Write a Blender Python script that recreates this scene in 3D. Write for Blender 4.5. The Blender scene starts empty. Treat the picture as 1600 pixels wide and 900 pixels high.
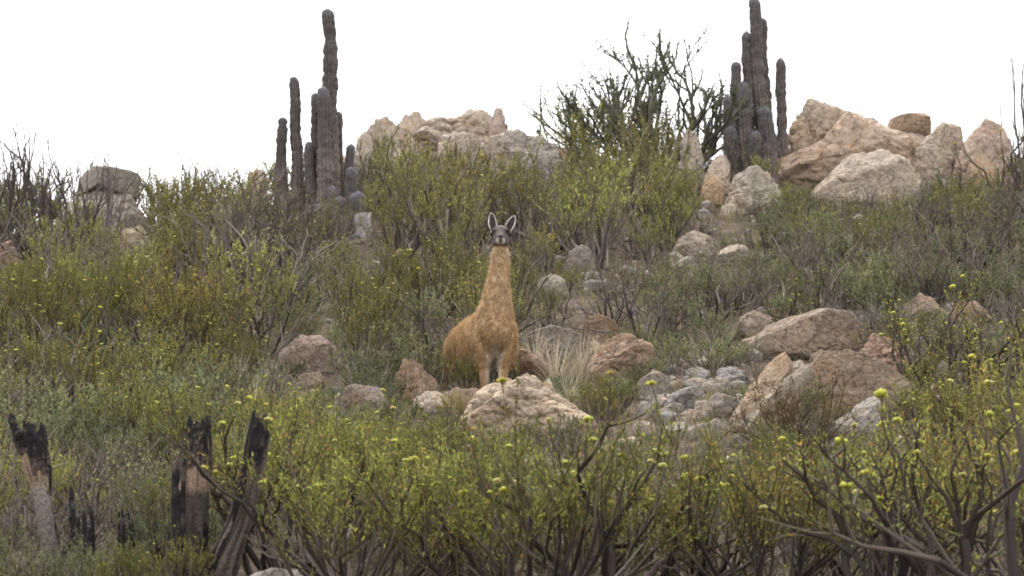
import bpy, math, random
import numpy as np
from mathutils import Vector, Matrix
R = math.radians
sc = bpy.context.scene
col = sc.collection

# ------------------------------------------------------------------ camera
F = 6040.0                      # focal length in photo pixels (1600 wide)
PITCH = R(12.0)
cam_d = bpy.data.cameras.new('camera')
cam = bpy.data.objects.new('camera', cam_d); col.objects.link(cam)
cam.location = (0, 0, 0)
cam.rotation_euler = (R(90) + PITCH, 0, 0)
cam_d.sensor_width = 36; cam_d.lens = F / 1600 * 36
cam_d.clip_start = 0.5; cam_d.clip_end = 2000
cam_d.dof.use_dof = True; cam_d.dof.focus_distance = 40.5; cam_d.dof.aperture_fstop = 4.0
sc.camera = cam

# ------------------------------------------------------------------ sky and sun (overcast)
SUN_EL, SUN_ROT = R(58), R(-25)          # rotation measured from +Y (uphill), veil-soft sun
w = bpy.data.worlds.new('World'); sc.world = w; w.use_nodes = True
nt = w.node_tree; nt.nodes.clear()
wo = nt.nodes.new('ShaderNodeOutputWorld'); bg = nt.nodes.new('ShaderNodeBackground')
sky = nt.nodes.new('ShaderNodeTexSky'); sky.sky_type = 'NISHITA'; sky.sun_disc = False
sky.sun_elevation = SUN_EL; sky.sun_rotation = SUN_ROT; sky.air_density = 1.0; sky.dust_density = 4.0
mx = nt.nodes.new('ShaderNodeMix'); mx.data_type = 'RGBA'; mx.inputs[0].default_value = 0.86
mx.inputs[7].default_value = (7.8, 7.75, 7.95, 1)      # even cloud layer over the clear-sky model
nt.links.new(sky.outputs[0], mx.inputs[6]); nt.links.new(mx.outputs[2], bg.inputs[0])
bg.inputs[1].default_value = 0.1
nt.links.new(bg.outputs[0], wo.inputs[0])
sd = bpy.data.lights.new('sun', 'SUN'); sd.energy = 1.5; sd.angle = R(20); sd.color = (1, .97, .92)
sun = bpy.data.objects.new('sun', sd); col.objects.link(sun)
sv = Vector((math.sin(SUN_ROT) * math.cos(SUN_EL), math.cos(SUN_ROT) * math.cos(SUN_EL), math.sin(SUN_EL)))
sun.rotation_euler = sv.to_track_quat('Z', 'Y').to_euler(); sun.location = (0, 40, 60)
sc.view_settings.view_transform = 'Standard'; sc.view_settings.look = 'None'
sc.view_settings.gamma = 1; sc.view_settings.exposure = 1.6
sc.render.engine = 'CYCLES'
sc.cycles.max_bounces = 6; sc.cycles.diffuse_bounces = 3; sc.cycles.transmission_bounces = 4
sc.cycles.transparent_max_bounces = 4; sc.cycles.use_denoising = True
sc.cycles.filter_width = 1.7

# ------------------------------------------------------------------ small helpers
def at(px, py, Y):
    u = (px - 800) / F; v = (450 - py) / F
    dy = math.cos(PITCH) - v * math.sin(PITCH); dz = math.sin(PITCH) + v * math.cos(PITCH)
    s = Y / dy
    return np.array([u * s, Y, dz * s])
def proj(p):
    x, y, z = p
    c, s = math.cos(PITCH), math.sin(PITCH)
    f = y * c + z * s; v = -y * s + z * c
    return 800 + F * x / f, 450 - F * v / f

_perm = np.random.RandomState(7).permutation(256); _perm = np.concatenate([_perm, _perm, _perm])
_grad = np.random.RandomState(8).normal(size=(256, 3)); _grad /= np.linalg.norm(_grad, axis=1)[:, None]
def perlin(P):
    P = np.asarray(P, float); i = np.floor(P).astype(int); f = P - i; i &= 255
    u = f * f * f * (f * (f * 6 - 15) + 10)
    out = 0
    for a in (0, 1):
        wx = u[:, 0] if a else 1 - u[:, 0]
        for b in (0, 1):
            wy = u[:, 1] if b else 1 - u[:, 1]
            for c in (0, 1):
                wz = u[:, 2] if c else 1 - u[:, 2]
                h = _perm[_perm[_perm[i[:, 0] + a] + i[:, 1] + b] + i[:, 2] + c]
                g = _grad[h]
                d = g[:, 0] * (f[:, 0] - a) + g[:, 1] * (f[:, 1] - b) + g[:, 2] * (f[:, 2] - c)
                out = out + wx * wy * wz * d
    return out
def fbm(P, oct=4):
    s, a, t = 1.0, 1.0, 0
    for k in range(oct):
        t = t + a * perlin(P * s + 17.3 * k); s *= 2.03; a *= .5
    return t

def mesh(name, V, faces, C=None, smooth=False):
    """V (n,3); faces: list of int arrays (m,3)/(m,4); C optional (n,3) colours"""
    me = bpy.data.meshes.new(name)
    V = np.ascontiguousarray(V, dtype=np.float32)
    me.vertices.add(len(V)); me.vertices.foreach_set('co', V.ravel())
    fl = [np.asarray(f, dtype=np.int32) for f in faces if len(f)]
    loops = np.concatenate([f.ravel() for f in fl])
    tot = np.concatenate([np.full(len(f), f.shape[1], np.int32) for f in fl])
    start = np.concatenate([[0], np.cumsum(tot)[:-1]]).astype(np.int32)
    me.loops.add(len(loops)); me.loops.foreach_set('vertex_index', loops)
    me.polygons.add(len(tot)); me.polygons.foreach_set('loop_start', start)
    me.polygons.foreach_set('use_smooth', np.full(len(tot), smooth, dtype=bool))
    me.update(calc_edges=True)
    if C is not None:
        a = me.attributes.new('Col', 'FLOAT_COLOR', 'POINT')
        c4 = np.ones((len(V), 4), np.float32); c4[:, :3] = C
        a.data.foreach_set('color', c4.ravel())
    return me
def obj(name, me, mat=None, parent=None, loc=None):
    o = bpy.data.objects.new(name, me); col.objects.link(o)
    if mat is not None and me is not None and not me.materials: me.materials.append(mat)
    if parent is not None: o.parent = parent
    if loc is not None: o.location = loc
    return o
def tag(o, label, cat=None, group=None, kind=None):
    o['label'] = label
    if cat: o['category'] = cat
    if group: o['group'] = group
    if kind: o['kind'] = kind
    return o

# ------------------------------------------------------------------ materials
def new_mat(name):
    m = bpy.data.materials.new(name); m.use_nodes = True
    t = m.node_tree; t.nodes.clear()
    out = t.nodes.new('ShaderNodeOutputMaterial')
    return m, t, out
def N(t, kind, **kw):
    n = t.nodes.new('ShaderNode' + kind)
    for k, v in kw.items(): setattr(n, k, v)
    return n
def leaf_mat(name, trans=.35, rough=.6, hue=.04, val=.5, gloss=.12):
    m, t, out = new_mat(name)
    at_ = N(t, 'Attribute', attribute_name='Col'); oi = N(t, 'ObjectInfo')
    hs = N(t, 'HueSaturation')
    mr = N(t, 'MapRange'); mr.inputs[3].default_value = .5 - hue; mr.inputs[4].default_value = .5 + hue
    mv = N(t, 'MapRange'); mv.inputs[3].default_value = 1 - val * .5; mv.inputs[4].default_value = 1 + val * .5
    ml = N(t, 'Math', operation='MULTIPLY'); ml.inputs[1].default_value = 7.31
    fr = N(t, 'Math', operation='FRACT')
    L = t.links.new
    L(oi.outputs['Random'], mr.inputs[0]); L(oi.outputs['Random'], ml.inputs[0]); L(ml.outputs[0], fr.inputs[0]); L(fr.outputs[0], mv.inputs[0])
    L(mr.outputs[0], hs.inputs[0]); L(mv.outputs[0], hs.inputs[2]); L(at_.outputs['Color'], hs.inputs[4])
    d = N(t, 'BsdfPrincipled'); d.inputs['Roughness'].default_value = rough; d.inputs['Specular IOR Level'].default_value = gloss
    L(hs.outputs[0], d.inputs['Base Color'])
    if trans > 0:
        tr = N(t, 'BsdfTranslucent'); mix = N(t, 'MixShader'); mix.inputs[0].default_value = trans
        L(hs.outputs[0], tr.inputs[0]); L(d.outputs[0], mix.inputs[1]); L(tr.outputs[0], mix.inputs[2]); L(mix.outputs[0], out.inputs[0])
    else: L(d.outputs[0], out.inputs[0])
    return m
M_LEAF = leaf_mat('leaf', .36, .6, .028, .75)
M_FLOWER = leaf_mat('flower', .25, .7, .01, .2)
M_STEM = leaf_mat('woody_stem', 0, .9, .01, .7, .08)
M_GRASS = leaf_mat('dry_grass', .3, .8, .01, .3)
M_FUR = leaf_mat('fur', .30, .8, 0, 0, .1)

def rock_mat():
    m, t, out = new_mat('weathered_rock'); L = t.links.new
    tc = N(t, 'TexCoord'); oi = N(t, 'ObjectInfo')
    off = N(t, 'VectorMath', operation='ADD'); L(tc.outputs['Object'], off.inputs[0])
    rv = N(t, 'Math', operation='MULTIPLY'); rv.inputs[1].default_value = 40; L(oi.outputs['Random'], rv.inputs[0]); L(rv.outputs[0], off.inputs[1])
    def noise(s, d=6, r=.6):
        n = N(t, 'TexNoise'); n.inputs['Scale'].default_value = s; n.inputs['Detail'].default_value = d; n.inputs['Roughness'].default_value = r
        L(off.outputs[0], n.inputs['Vector']); return n
    def ramp(src, a, b):
        mr = N(t, 'MapRange'); mr.inputs[1].default_value = a; mr.inputs[2].default_value = b; L(src, mr.inputs[0]); return mr.outputs[0]
    def mixc(fac, a, b, mode='MIX'):
        x = N(t, 'Mix'); x.data_type = 'RGBA'; x.blend_type = mode
        if isinstance(fac, float): x.inputs[0].default_value = fac
        else: L(fac, x.inputs[0])
        for i, v in ((6, a), (7, b)):
            if isinstance(v, tuple): x.inputs[i].default_value = v
            else: L(v, x.inputs[i])
        return x.outputs[2]
    base = oi.outputs['Color']
    warm = mixc(.5, base, (1.05, .86, .68, 1), 'MULTIPLY')
    grey = mixc(.8, base, (.62, .63, .66, 1), 'MULTIPLY')
    c = mixc(ramp(noise(1.6, 4).outputs[0], .48, .68), base, warm)
    c = mixc(ramp(noise(3.1, 5, .65).outputs[0], .52, .70), c, grey)
    pale = mixc(.5, c, (.62, .56, .48, 1))
    c = mixc(ramp(noise(9, 6, .7).outputs[0], .55, .75), c, pale)
    dark = mixc(.85, c, (.22, .20, .19, 1), 'MULTIPLY')
    c = mixc(ramp(noise(11, 8, .75).outputs[0], .55, .68), c, dark)
    rust = mixc(.8, c, (1.0, .80, .60, 1), 'MULTIPLY')
    c = mixc(ramp(noise(4.3, 6, .7).outputs[0], .57, .66), c, rust)
    lich = mixc(.9, c, (.50, .50, .50, 1), 'MULTIPLY')
    c = mixc(ramp(noise(33, 5, .7).outputs[0], .54, .66), c, lich)
    vo = N(t, 'TexVoronoi'); vo.feature = 'DISTANCE_TO_EDGE'; vo.inputs['Scale'].default_value = 4.5
    wn = noise(4, 4); wv = N(t, 'VectorMath', operation='MULTIPLY_ADD'); wv.inputs[1].default_value = (.35, .35, .35)
    L(wn.outputs['Color'], wv.inputs[0]); L(off.outputs[0], wv.inputs[2]); L(wv.outputs[0], vo.inputs['Vector'])
    crack = ramp(vo.outputs['Distance'], 0.0, .035)
    crk = N(t, 'Math', operation='MULTIPLY'); L(crack, crk.inputs[0]); crk.inputs[1].default_value = 1
    bn = noise(22, 8, .7); hgt = N(t, 'Math', operation='MULTIPLY_ADD'); hgt.inputs[1].default_value = .35
    L(crk.outputs[0], hgt.inputs[0]); L(bn.outputs[0], hgt.inputs[2])
    bp = N(t, 'Bump'); bp.inputs['Strength'].default_value = .9; bp.inputs['Distance'].default_value = .045; L(hgt.outputs[0], bp.inputs['Height'])
    p = N(t, 'BsdfPrincipled'); p.inputs['Roughness'].default_value = .95; p.inputs['Specular IOR Level'].default_value = .15
    L(c, p.inputs['Base Color']); L(bp.outputs[0], p.inputs['Normal']); L(p.outputs[0], out.inputs[0])
    return m
M_ROCK = rock_mat()

def soil_mat():
    m, t, out = new_mat('stony_soil'); L = t.links.new
    tc = N(t, 'TexCoord')
    def noise(s, d=6, r=.65):
        n = N(t, 'TexNoise'); n.inputs['Scale'].default_value = s; n.inputs['Detail'].default_value = d; n.inputs['Roughness'].default_value = r
        L(tc.outputs['Object'], n.inputs['Vector']); return n.outputs[0]
    r1 = N(t, 'ValToRGB'); e = r1.color_ramp.elements
    e[0].position = .35; e[0].color = (.075, .055, .042, 1); e[1].position = .7; e[1].color = (.18, .14, .108, 1)
    L(noise(1.3), r1.inputs[0])
    r2 = N(t, 'ValToRGB'); e = r2.color_ramp.elements
    e[0].position = .4; e[0].color = (.5, .5, .5, 1); e[1].position = .65; e[1].color = (1.25, 1.2, 1.15, 1)
    L(noise(18), r2.inputs[0])
    x = N(t, 'Mix'); x.data_type = 'RGBA'; x.blend_type = 'MULTIPLY'; x.inputs[0].default_value = 1
    L(r1.outputs[0], x.inputs[6]); L(r2.outputs[0], x.inputs[7])
    bp = N(t, 'Bump'); bp.inputs['Strength'].default_value = .8; bp.inputs['Distance'].default_value = .05; L(noise(25, 8), bp.inputs['Height'])
    p = N(t, 'BsdfPrincipled'); p.inputs['Roughness'].default_value = 1; p.inputs['Specular IOR Level'].default_value = .1
    L(x.outputs[2], p.inputs['Base Color']); L(bp.outputs[0], p.inputs['Normal']); L(p.outputs[0], out.inputs[0])
    return m
def col_mat(name, rough=.9, bump=.5, scale=40, spec=.15):
    m, t, out = new_mat(name); L = t.links.new
    a = N(t, 'Attribute', attribute_name='Col'); tc = N(t, 'TexCoord')
    n = N(t, 'TexNoise'); n.inputs['Scale'].default_value = scale; n.inputs['Detail'].default_value = 6; L(tc.outputs['Object'], n.inputs['Vector'])
    mr = N(t, 'MapRange'); mr.inputs[1].default_value = .3; mr.inputs[2].default_value = .7; mr.inputs[3].default_value = .6; mr.inputs[4].default_value = 1.35; L(n.outputs[0], mr.inputs[0])
    x = N(t, 'VectorMath', operation='SCALE'); L(a.outputs['Color'], x.inputs[0]); L(mr.outputs[0], x.inputs['Scale'])
    bp = N(t, 'Bump'); bp.inputs['Strength'].default_value = bump; bp.inputs['Distance'].default_value = .02; L(n.outputs[0], bp.inputs['Height'])
    p = N(t, 'BsdfPrincipled'); p.inputs['Roughness'].default_value = rough; p.inputs['Specular IOR Level'].default_value = spec
    L(x.outputs[0], p.inputs['Base Color']); L(bp.outputs[0], p.inputs['Normal']); L(p.outputs[0], out.inputs[0])
    return m
M_SOIL = soil_mat()
M_CACTUS = col_mat('cactus_skin', .8, .6, 30)
M_CHAR = col_mat('charred_wood', .85, .8, 45, .2)
M_COAT = col_mat('guanaco_skin', .9, .2, 60, .1)
m_eye, t_, o_ = new_mat('eye'); p_ = N(t_, 'BsdfPrincipled'); p_.inputs['Base Color'].default_value = (.006, .005, .005, 1); p_.inputs['Roughness'].default_value = .12
t_.links.new(p_.outputs[0], o_.inputs[0])

# ------------------------------------------------------------------ hillside
_ROWS = [(22, 1150), (25, 1050), (28, 952), (31, 860), (34, 770), (37, 690), (40, 626), (43, 560), (46, 496), (49, 440), (52, 392), (55, 352), (58, 325), (60, 318)]
_ys = [0.0] + [a for a, b in _ROWS] + [62, 66, 75, 95, 140, 400]
_z60 = at(800, 318, 60)[2]
_zs = [-1.7] + [at(800, b, a)[2] for a, b in _ROWS] + [_z60 + .2, _z60 - .1, _z60 - 2.2, _z60 - 7, _z60 - 16, _z60 - 60]
_yf = np.linspace(-60, 400, 4601)
_zf = np.interp(_yf, _ys, _zs); _zf[_yf < 0] = -1.7 + .12 * _yf[_yf < 0]
_k = np.exp(-np.linspace(-2, 2, 41) ** 2); _k /= _k.sum()
_zf = np.convolve(np.pad(_zf, 20, mode='edge'), _k, 'valid')
_cx = np.array([-40, -8, -4.7, -2.8, -0.9, 1, 2.8, 4.7, 7.6, 40]); _cz = np.array([-.8, -.5, -.4, -.08, .25, .3, .2, .12, .1, -.3])
def sstep(a, b, x):
    t = np.clip((x - a) / (b - a), 0, 1); return t * t * (3 - 2 * t)
def terrain(x, y):
    x = np.atleast_1d(np.asarray(x, float)); y = np.atleast_1d(np.asarray(y, float))
    z = np.interp(y, _yf, _zf) + np.interp(x, _cx, _cz) * sstep(44, 57, y)
    P = np.stack([x * .45, y * .45, np.zeros_like(x)], 1)
    return z + .16 * perlin(P) + .05 * perlin(P * 3.7) + .015 * perlin(P * 12)
def tz(x, y): return float(terrain(x, y)[0])
def ground_hit(px, py, lo=20, hi=60):
    ds = np.arange(lo, hi, .1)
    pts = np.array([at(px, py, d) for d in ds])
    below = np.nonzero(pts[:, 2] <= terrain(pts[:, 0], pts[:, 1]))[0]
    return float(ds[below[0]]) if len(below) else hi
def ax(spec):
    return np.unique(np.concatenate([np.arange(a, b, s) for a, b, s in spec]))
gx = ax([(-300, -40, 20), (-40, -14, 2), (-14, 14, .2), (14, 40, 2), (40, 301, 20)])
gy = ax([(-60, 0, 10), (0, 20, 1), (20, 66, .2), (66, 100, 2), (100, 400, 20)])
GX, GY = np.meshgrid(gx, gy); nx, ny = len(gx), len(gy)
GV = np.stack([GX.ravel(), GY.ravel(), terrain(GX.ravel(), GY.ravel())], 1)
ii = (np.arange(ny - 1)[:, None] * nx + np.arange(nx - 1)[None]).ravel()
g = obj('hillside', mesh('hillside', GV, [np.stack([ii, ii + 1, ii + nx + 1, ii + nx], 1)], smooth=True), M_SOIL)
tag(g, 'brown stony hillside soil under the scrub', kind='structure')

# ------------------------------------------------------------------ rocks
def ico(sub):
    import bmesh
    bm = bmesh.new(); bmesh.ops.create_icosphere(bm, subdivisions=sub, radius=1)
    V = np.array([v.co[:] for v in bm.verts]); Fc = np.array([[v.index for v in f.verts] for f in bm.faces]); bm.free()
    return V, Fc
ICO = {s: ico(s) for s in (2, 3, 4, 5, 6)}
PROTECT = []       # (x0, y0, x1, y1, distance) regions of the photograph a shrub in front must not fill
FOOT = []          # (x, y, rx, ry) rock footprints
def poly_radius(poly, phi):
    r = np.full(phi.shape, .01)
    dx, dz = np.cos(phi), np.sin(phi); n = len(poly)
    for i in range(n):
        ax_, az = poly[i]; bx, bz = poly[(i + 1) % n]
        ex, ez = bx - ax_, bz - az
        den = dx * ez - dz * ex; den = np.where(np.abs(den) < 1e-9, 1e-9, den)
        t = (ax_ * ez - az * ex) / den; s = (ax_ * dz - az * dx) / den
        ok = (s >= -1e-6) & (s <= 1 + 1e-6) & (t > 0)
        r = np.where(ok, np.maximum(r, t), r)
    return r
def boulder_mesh(name, poly, depth, rng, sub=5, cuts=9, rough=.06, e=.72, crack=.05):
    """poly: outline in metres (x right, z up) about its centre; depth: half thickness in metres"""
    D, Fc = ICO[sub]
    phi = np.arctan2(D[:, 2], D[:, 0]); lam = np.arcsin(np.clip(D[:, 1], -1, 1))
    rr = poly_radius(poly, phi)
    c = np.cos(lam).clip(0) ** e; s = np.sign(D[:, 1]) * np.abs(np.sin(lam)) ** e
    P = np.stack([rr * c * np.cos(phi), depth * s, rr * c * np.sin(phi)], 1)
    size = math.sqrt(max(1e-6, np.abs(P[:, 0]).max() * np.abs(P[:, 2]).max()))
    for k in range(cuts):
        n = rng.normal(size=3); n[1] = -abs(n[1]) - .45 if k % 4 else abs(n[1]) + .4
        n /= np.linalg.norm(n); d = P @ n; h = d.max(); cpl = h * rng.uniform(.55, .9)
        P = P - np.outer(np.clip(d - cpl, 0, None) * .93, n)
    for ax_i, ext in ((0, poly[:, 0]), (2, poly[:, 1])):        # cutting must not shrink the outline
        lo, hi = P[:, ax_i].min(), P[:, ax_i].max()
        P[:, ax_i] = ext.min() + (P[:, ax_i] - lo) * (ext.max() - ext.min()) / (hi - lo)
    o = rng.uniform(-50, 50, 3)
    Q = P / size
    dirn = P / (np.linalg.norm(P, axis=1)[:, None] + 1e-6)
    a = fbm(Q * 1.5 + o, 5)
    rid = 1 - np.abs(perlin(Q * 2.1 + o + 9)) * 5
    rid2 = 1 - np.abs(perlin(Q * np.array([1.2, 3.5, 4.2]) + o - 4)) * 6
    disp = rough * 1.7 * a - crack * np.clip(rid, 0, 1) ** 2 - crack * .6 * np.clip(rid2, 0, 1) ** 2
    disp = disp + rough * .45 * perlin(Q * 7 + o + 3) + rough * .3 * perlin(Q * 15 + o) - crack * .5 * np.clip(1 - np.abs(perlin(Q * 4.7 + o + 70)) * 7, 0, 1)
    st = perlin(Q * 3 + o + 31); disp = disp + rough * .5 * (np.floor(st * 6) / 6 - st * .3)
    P = P + dirn * (disp * size)[:, None]
    return mesh(name, P, [Fc], smooth=False), size
ROCKS = []
PALE = (.40, .335, .27); TAN = (.34, .25, .175); BROWN = (.25, .165, .10); GREY = (.27, .25, .225); ORANGE = (.36, .275, .19); DUSK = (.28, .245, .205)
def rock(pts, label, colr, d=None, depth=None, seed=0, stack=False, sub=5, protect=.85, name='boulder', cuts=9, rough=.06, group=None, crack=.05, back=0):
    pts = np.array(pts, float); cx, cy = pts.mean(0); y1 = pts[:, 1].max()
    if d is None: d = ground_hit(cx, y1 - .12 * (y1 - pts[:, 1].min()))
    d += back
    rng = np.random.RandomState(seed + 1000 + int(cx) * 3 + int(cy))
    W = np.array([at(a, b, d) for a, b in pts]); c = W.mean(0)
    hw = (W[:, 0].max() - W[:, 0].min()) / 2
    gz = tz(c[0], d)
    if not stack:
        low = W[:, 2].min(); need = gz - .12 - hw * .2
        if low > need:                    # carry the base down into the ground
            m = W[:, 2] < c[2]
            W[m, 2] = c[2] - (c[2] - W[m, 2]) * (c[2] - need) / max(c[2] - low, .05)
            W[m, 0] = c[0] + (W[m, 0] - c[0]) * 1.22
            c = W.mean(0)
    poly = np.stack([W[:, 0] - c[0], W[:, 2] - c[2]], 1)
    depth = depth or max(.12, hw * .8)
    me, size = boulder_mesh(name, poly, depth, rng, sub, cuts, rough, crack=crack)
    o = obj(name, me, M_ROCK, loc=c)
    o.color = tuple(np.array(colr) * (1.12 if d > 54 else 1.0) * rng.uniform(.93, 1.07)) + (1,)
    tag(o, label, 'rock', group)
    FOOT.append((c[0], d, hw, depth))
    if protect: PROTECT.append((pts[:, 0].min(), pts[:, 1].min(), pts[:, 0].max(), pts[:, 1].min() + protect * (y1 - pts[:, 1].min()), d))
    return o

# ridge, far end with the capped rock
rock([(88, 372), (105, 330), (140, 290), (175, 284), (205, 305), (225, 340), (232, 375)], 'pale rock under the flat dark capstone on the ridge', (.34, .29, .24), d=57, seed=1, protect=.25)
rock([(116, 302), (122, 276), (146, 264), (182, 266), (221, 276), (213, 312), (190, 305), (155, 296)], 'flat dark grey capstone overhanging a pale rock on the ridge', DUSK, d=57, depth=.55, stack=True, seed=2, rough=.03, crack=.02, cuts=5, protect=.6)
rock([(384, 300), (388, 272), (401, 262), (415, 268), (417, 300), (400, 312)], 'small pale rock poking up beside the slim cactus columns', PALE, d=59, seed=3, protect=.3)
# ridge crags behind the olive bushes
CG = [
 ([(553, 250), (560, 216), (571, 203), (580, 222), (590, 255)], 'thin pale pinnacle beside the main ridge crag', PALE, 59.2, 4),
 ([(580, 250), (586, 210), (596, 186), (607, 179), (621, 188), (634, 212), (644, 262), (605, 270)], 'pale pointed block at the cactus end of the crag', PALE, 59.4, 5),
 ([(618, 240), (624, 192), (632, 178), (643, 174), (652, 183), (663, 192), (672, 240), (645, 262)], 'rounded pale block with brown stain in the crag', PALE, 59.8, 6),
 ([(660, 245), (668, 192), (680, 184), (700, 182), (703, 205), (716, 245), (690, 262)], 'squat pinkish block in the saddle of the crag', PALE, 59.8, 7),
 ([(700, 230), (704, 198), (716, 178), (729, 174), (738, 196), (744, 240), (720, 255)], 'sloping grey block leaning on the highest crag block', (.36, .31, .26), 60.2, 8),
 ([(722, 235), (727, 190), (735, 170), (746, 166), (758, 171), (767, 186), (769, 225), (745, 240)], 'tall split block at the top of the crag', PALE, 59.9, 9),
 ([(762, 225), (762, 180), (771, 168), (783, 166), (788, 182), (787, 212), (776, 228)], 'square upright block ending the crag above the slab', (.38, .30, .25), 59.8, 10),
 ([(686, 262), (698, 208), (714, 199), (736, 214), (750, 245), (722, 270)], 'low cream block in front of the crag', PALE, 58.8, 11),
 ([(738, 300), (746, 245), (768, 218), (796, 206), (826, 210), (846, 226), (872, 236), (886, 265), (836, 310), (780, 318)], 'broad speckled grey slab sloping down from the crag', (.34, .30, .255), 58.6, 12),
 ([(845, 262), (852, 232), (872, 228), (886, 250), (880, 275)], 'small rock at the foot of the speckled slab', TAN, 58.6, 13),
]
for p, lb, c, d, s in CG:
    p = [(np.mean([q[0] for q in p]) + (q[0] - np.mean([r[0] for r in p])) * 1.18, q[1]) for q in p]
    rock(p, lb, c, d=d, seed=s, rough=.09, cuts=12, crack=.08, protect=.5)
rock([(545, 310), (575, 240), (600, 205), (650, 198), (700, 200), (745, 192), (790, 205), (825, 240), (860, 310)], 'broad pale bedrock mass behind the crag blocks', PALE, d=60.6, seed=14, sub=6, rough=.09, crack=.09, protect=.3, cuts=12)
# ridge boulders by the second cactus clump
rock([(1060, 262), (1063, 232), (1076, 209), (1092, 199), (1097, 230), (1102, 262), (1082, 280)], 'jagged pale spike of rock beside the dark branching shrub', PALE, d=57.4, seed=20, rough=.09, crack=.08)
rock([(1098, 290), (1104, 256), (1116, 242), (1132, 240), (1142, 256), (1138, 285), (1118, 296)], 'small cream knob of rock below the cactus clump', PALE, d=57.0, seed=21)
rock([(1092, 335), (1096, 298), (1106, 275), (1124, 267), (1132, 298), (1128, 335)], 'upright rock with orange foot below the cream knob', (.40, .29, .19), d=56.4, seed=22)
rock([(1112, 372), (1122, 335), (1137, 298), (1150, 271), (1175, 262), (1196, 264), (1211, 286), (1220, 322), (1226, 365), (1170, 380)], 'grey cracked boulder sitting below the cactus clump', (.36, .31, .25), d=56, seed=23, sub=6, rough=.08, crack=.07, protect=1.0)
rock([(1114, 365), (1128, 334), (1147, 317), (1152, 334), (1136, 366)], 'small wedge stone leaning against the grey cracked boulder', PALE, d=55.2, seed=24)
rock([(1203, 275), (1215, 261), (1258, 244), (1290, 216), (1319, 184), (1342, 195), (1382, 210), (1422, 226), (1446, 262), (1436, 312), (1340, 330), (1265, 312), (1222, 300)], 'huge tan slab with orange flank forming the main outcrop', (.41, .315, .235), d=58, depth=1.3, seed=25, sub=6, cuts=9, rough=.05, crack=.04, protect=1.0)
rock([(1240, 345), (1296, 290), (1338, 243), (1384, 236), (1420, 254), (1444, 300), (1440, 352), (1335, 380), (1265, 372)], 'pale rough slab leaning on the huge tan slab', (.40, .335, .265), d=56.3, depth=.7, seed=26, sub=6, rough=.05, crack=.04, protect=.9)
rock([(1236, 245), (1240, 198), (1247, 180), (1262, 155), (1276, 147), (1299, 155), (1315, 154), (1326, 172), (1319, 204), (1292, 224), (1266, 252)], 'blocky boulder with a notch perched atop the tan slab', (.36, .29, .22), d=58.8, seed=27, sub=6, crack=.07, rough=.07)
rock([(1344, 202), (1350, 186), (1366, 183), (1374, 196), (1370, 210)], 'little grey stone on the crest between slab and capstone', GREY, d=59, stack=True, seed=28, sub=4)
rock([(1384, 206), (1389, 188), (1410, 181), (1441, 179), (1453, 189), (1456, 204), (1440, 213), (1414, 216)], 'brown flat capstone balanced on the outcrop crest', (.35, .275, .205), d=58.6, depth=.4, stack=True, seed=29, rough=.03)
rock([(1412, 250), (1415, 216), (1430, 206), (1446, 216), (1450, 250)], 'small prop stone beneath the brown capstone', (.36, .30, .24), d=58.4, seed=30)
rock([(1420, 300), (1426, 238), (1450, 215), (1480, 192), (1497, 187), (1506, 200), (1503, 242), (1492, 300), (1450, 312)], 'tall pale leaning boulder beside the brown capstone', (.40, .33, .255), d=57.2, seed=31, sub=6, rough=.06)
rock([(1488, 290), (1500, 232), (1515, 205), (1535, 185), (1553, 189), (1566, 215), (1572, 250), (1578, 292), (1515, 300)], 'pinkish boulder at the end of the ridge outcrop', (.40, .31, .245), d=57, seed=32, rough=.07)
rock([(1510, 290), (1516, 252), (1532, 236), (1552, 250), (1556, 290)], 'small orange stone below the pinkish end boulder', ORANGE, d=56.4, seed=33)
# stones on the middle slope
rock([(894, 540), (900, 522), (920, 500), (940, 491), (963, 500), (962, 524), (940, 545)], 'dark brown block behind the dry grass tuft', (.24, .165, .11), seed=40, rough=.07)
rock([(915, 600), (924, 556), (936, 540), (956, 527), (986, 524), (1016, 535), (1024, 552), (1000, 585), (970, 606)], 'orange tan boulder beside the dry grass tuft', (.33, .235, .165), seed=41, crack=.08, rough=.08)
rock([(795, 606), (803, 560), (815, 544), (840, 558), (872, 582), (868, 612)], 'rusty brown rock behind the forelegs of the guanaco', (.26, .18, .125), seed=42)
rock([(822, 560), (832, 522), (862, 508), (905, 520), (915, 548), (880, 568)], 'shaded grey rock half hidden by dry grass', (.20, .17, .14), seed=43)
rock([(1152, 530), (1160, 496), (1180, 483), (1203, 496), (1208, 528), (1180, 540)], 'small grey brown rock beside the broad lichen boulder', (.25, .20, .155), seed=44)
rock([(1181, 540), (1198, 510), (1236, 495), (1290, 486), (1326, 491), (1346, 512), (1322, 545), (1270, 560), (1225, 566), (1192, 560)], 'broad low boulder with grey lichen top below the scrub', (.29, .23, .175), depth=.6, seed=45, sub=6, rough=.045, crack=.03)
rock([(1262, 628), (1266, 598), (1280, 570), (1300, 552), (1326, 547), (1361, 556), (1391, 575), (1412, 606), (1406, 648), (1350, 665), (1290, 662)], 'big smooth brown boulder with pale top edge', (.26, .20, .145), depth=.5, seed=46, sub=6, rough=.05, crack=.035)
rock([(1270, 556), (1280, 528), (1302, 517), (1332, 524), (1338, 548), (1310, 562)], 'tan rock wedged between the two broad boulders', TAN, seed=47)
rock([(1340, 556), (1348, 528), (1366, 519), (1386, 530), (1420, 562), (1438, 596), (1400, 602), (1365, 575)], 'reddish split rock behind the smooth brown boulder', (.32, .215, .16), seed=48, crack=.1)
rock([(1326, 672), (1333, 650), (1352, 628), (1371, 616), (1377, 640), (1374, 676), (1346, 684)], 'white streaked pointed stone below the smooth brown boulder', (.42, .39, .35), seed=49, rough=.09)
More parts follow.
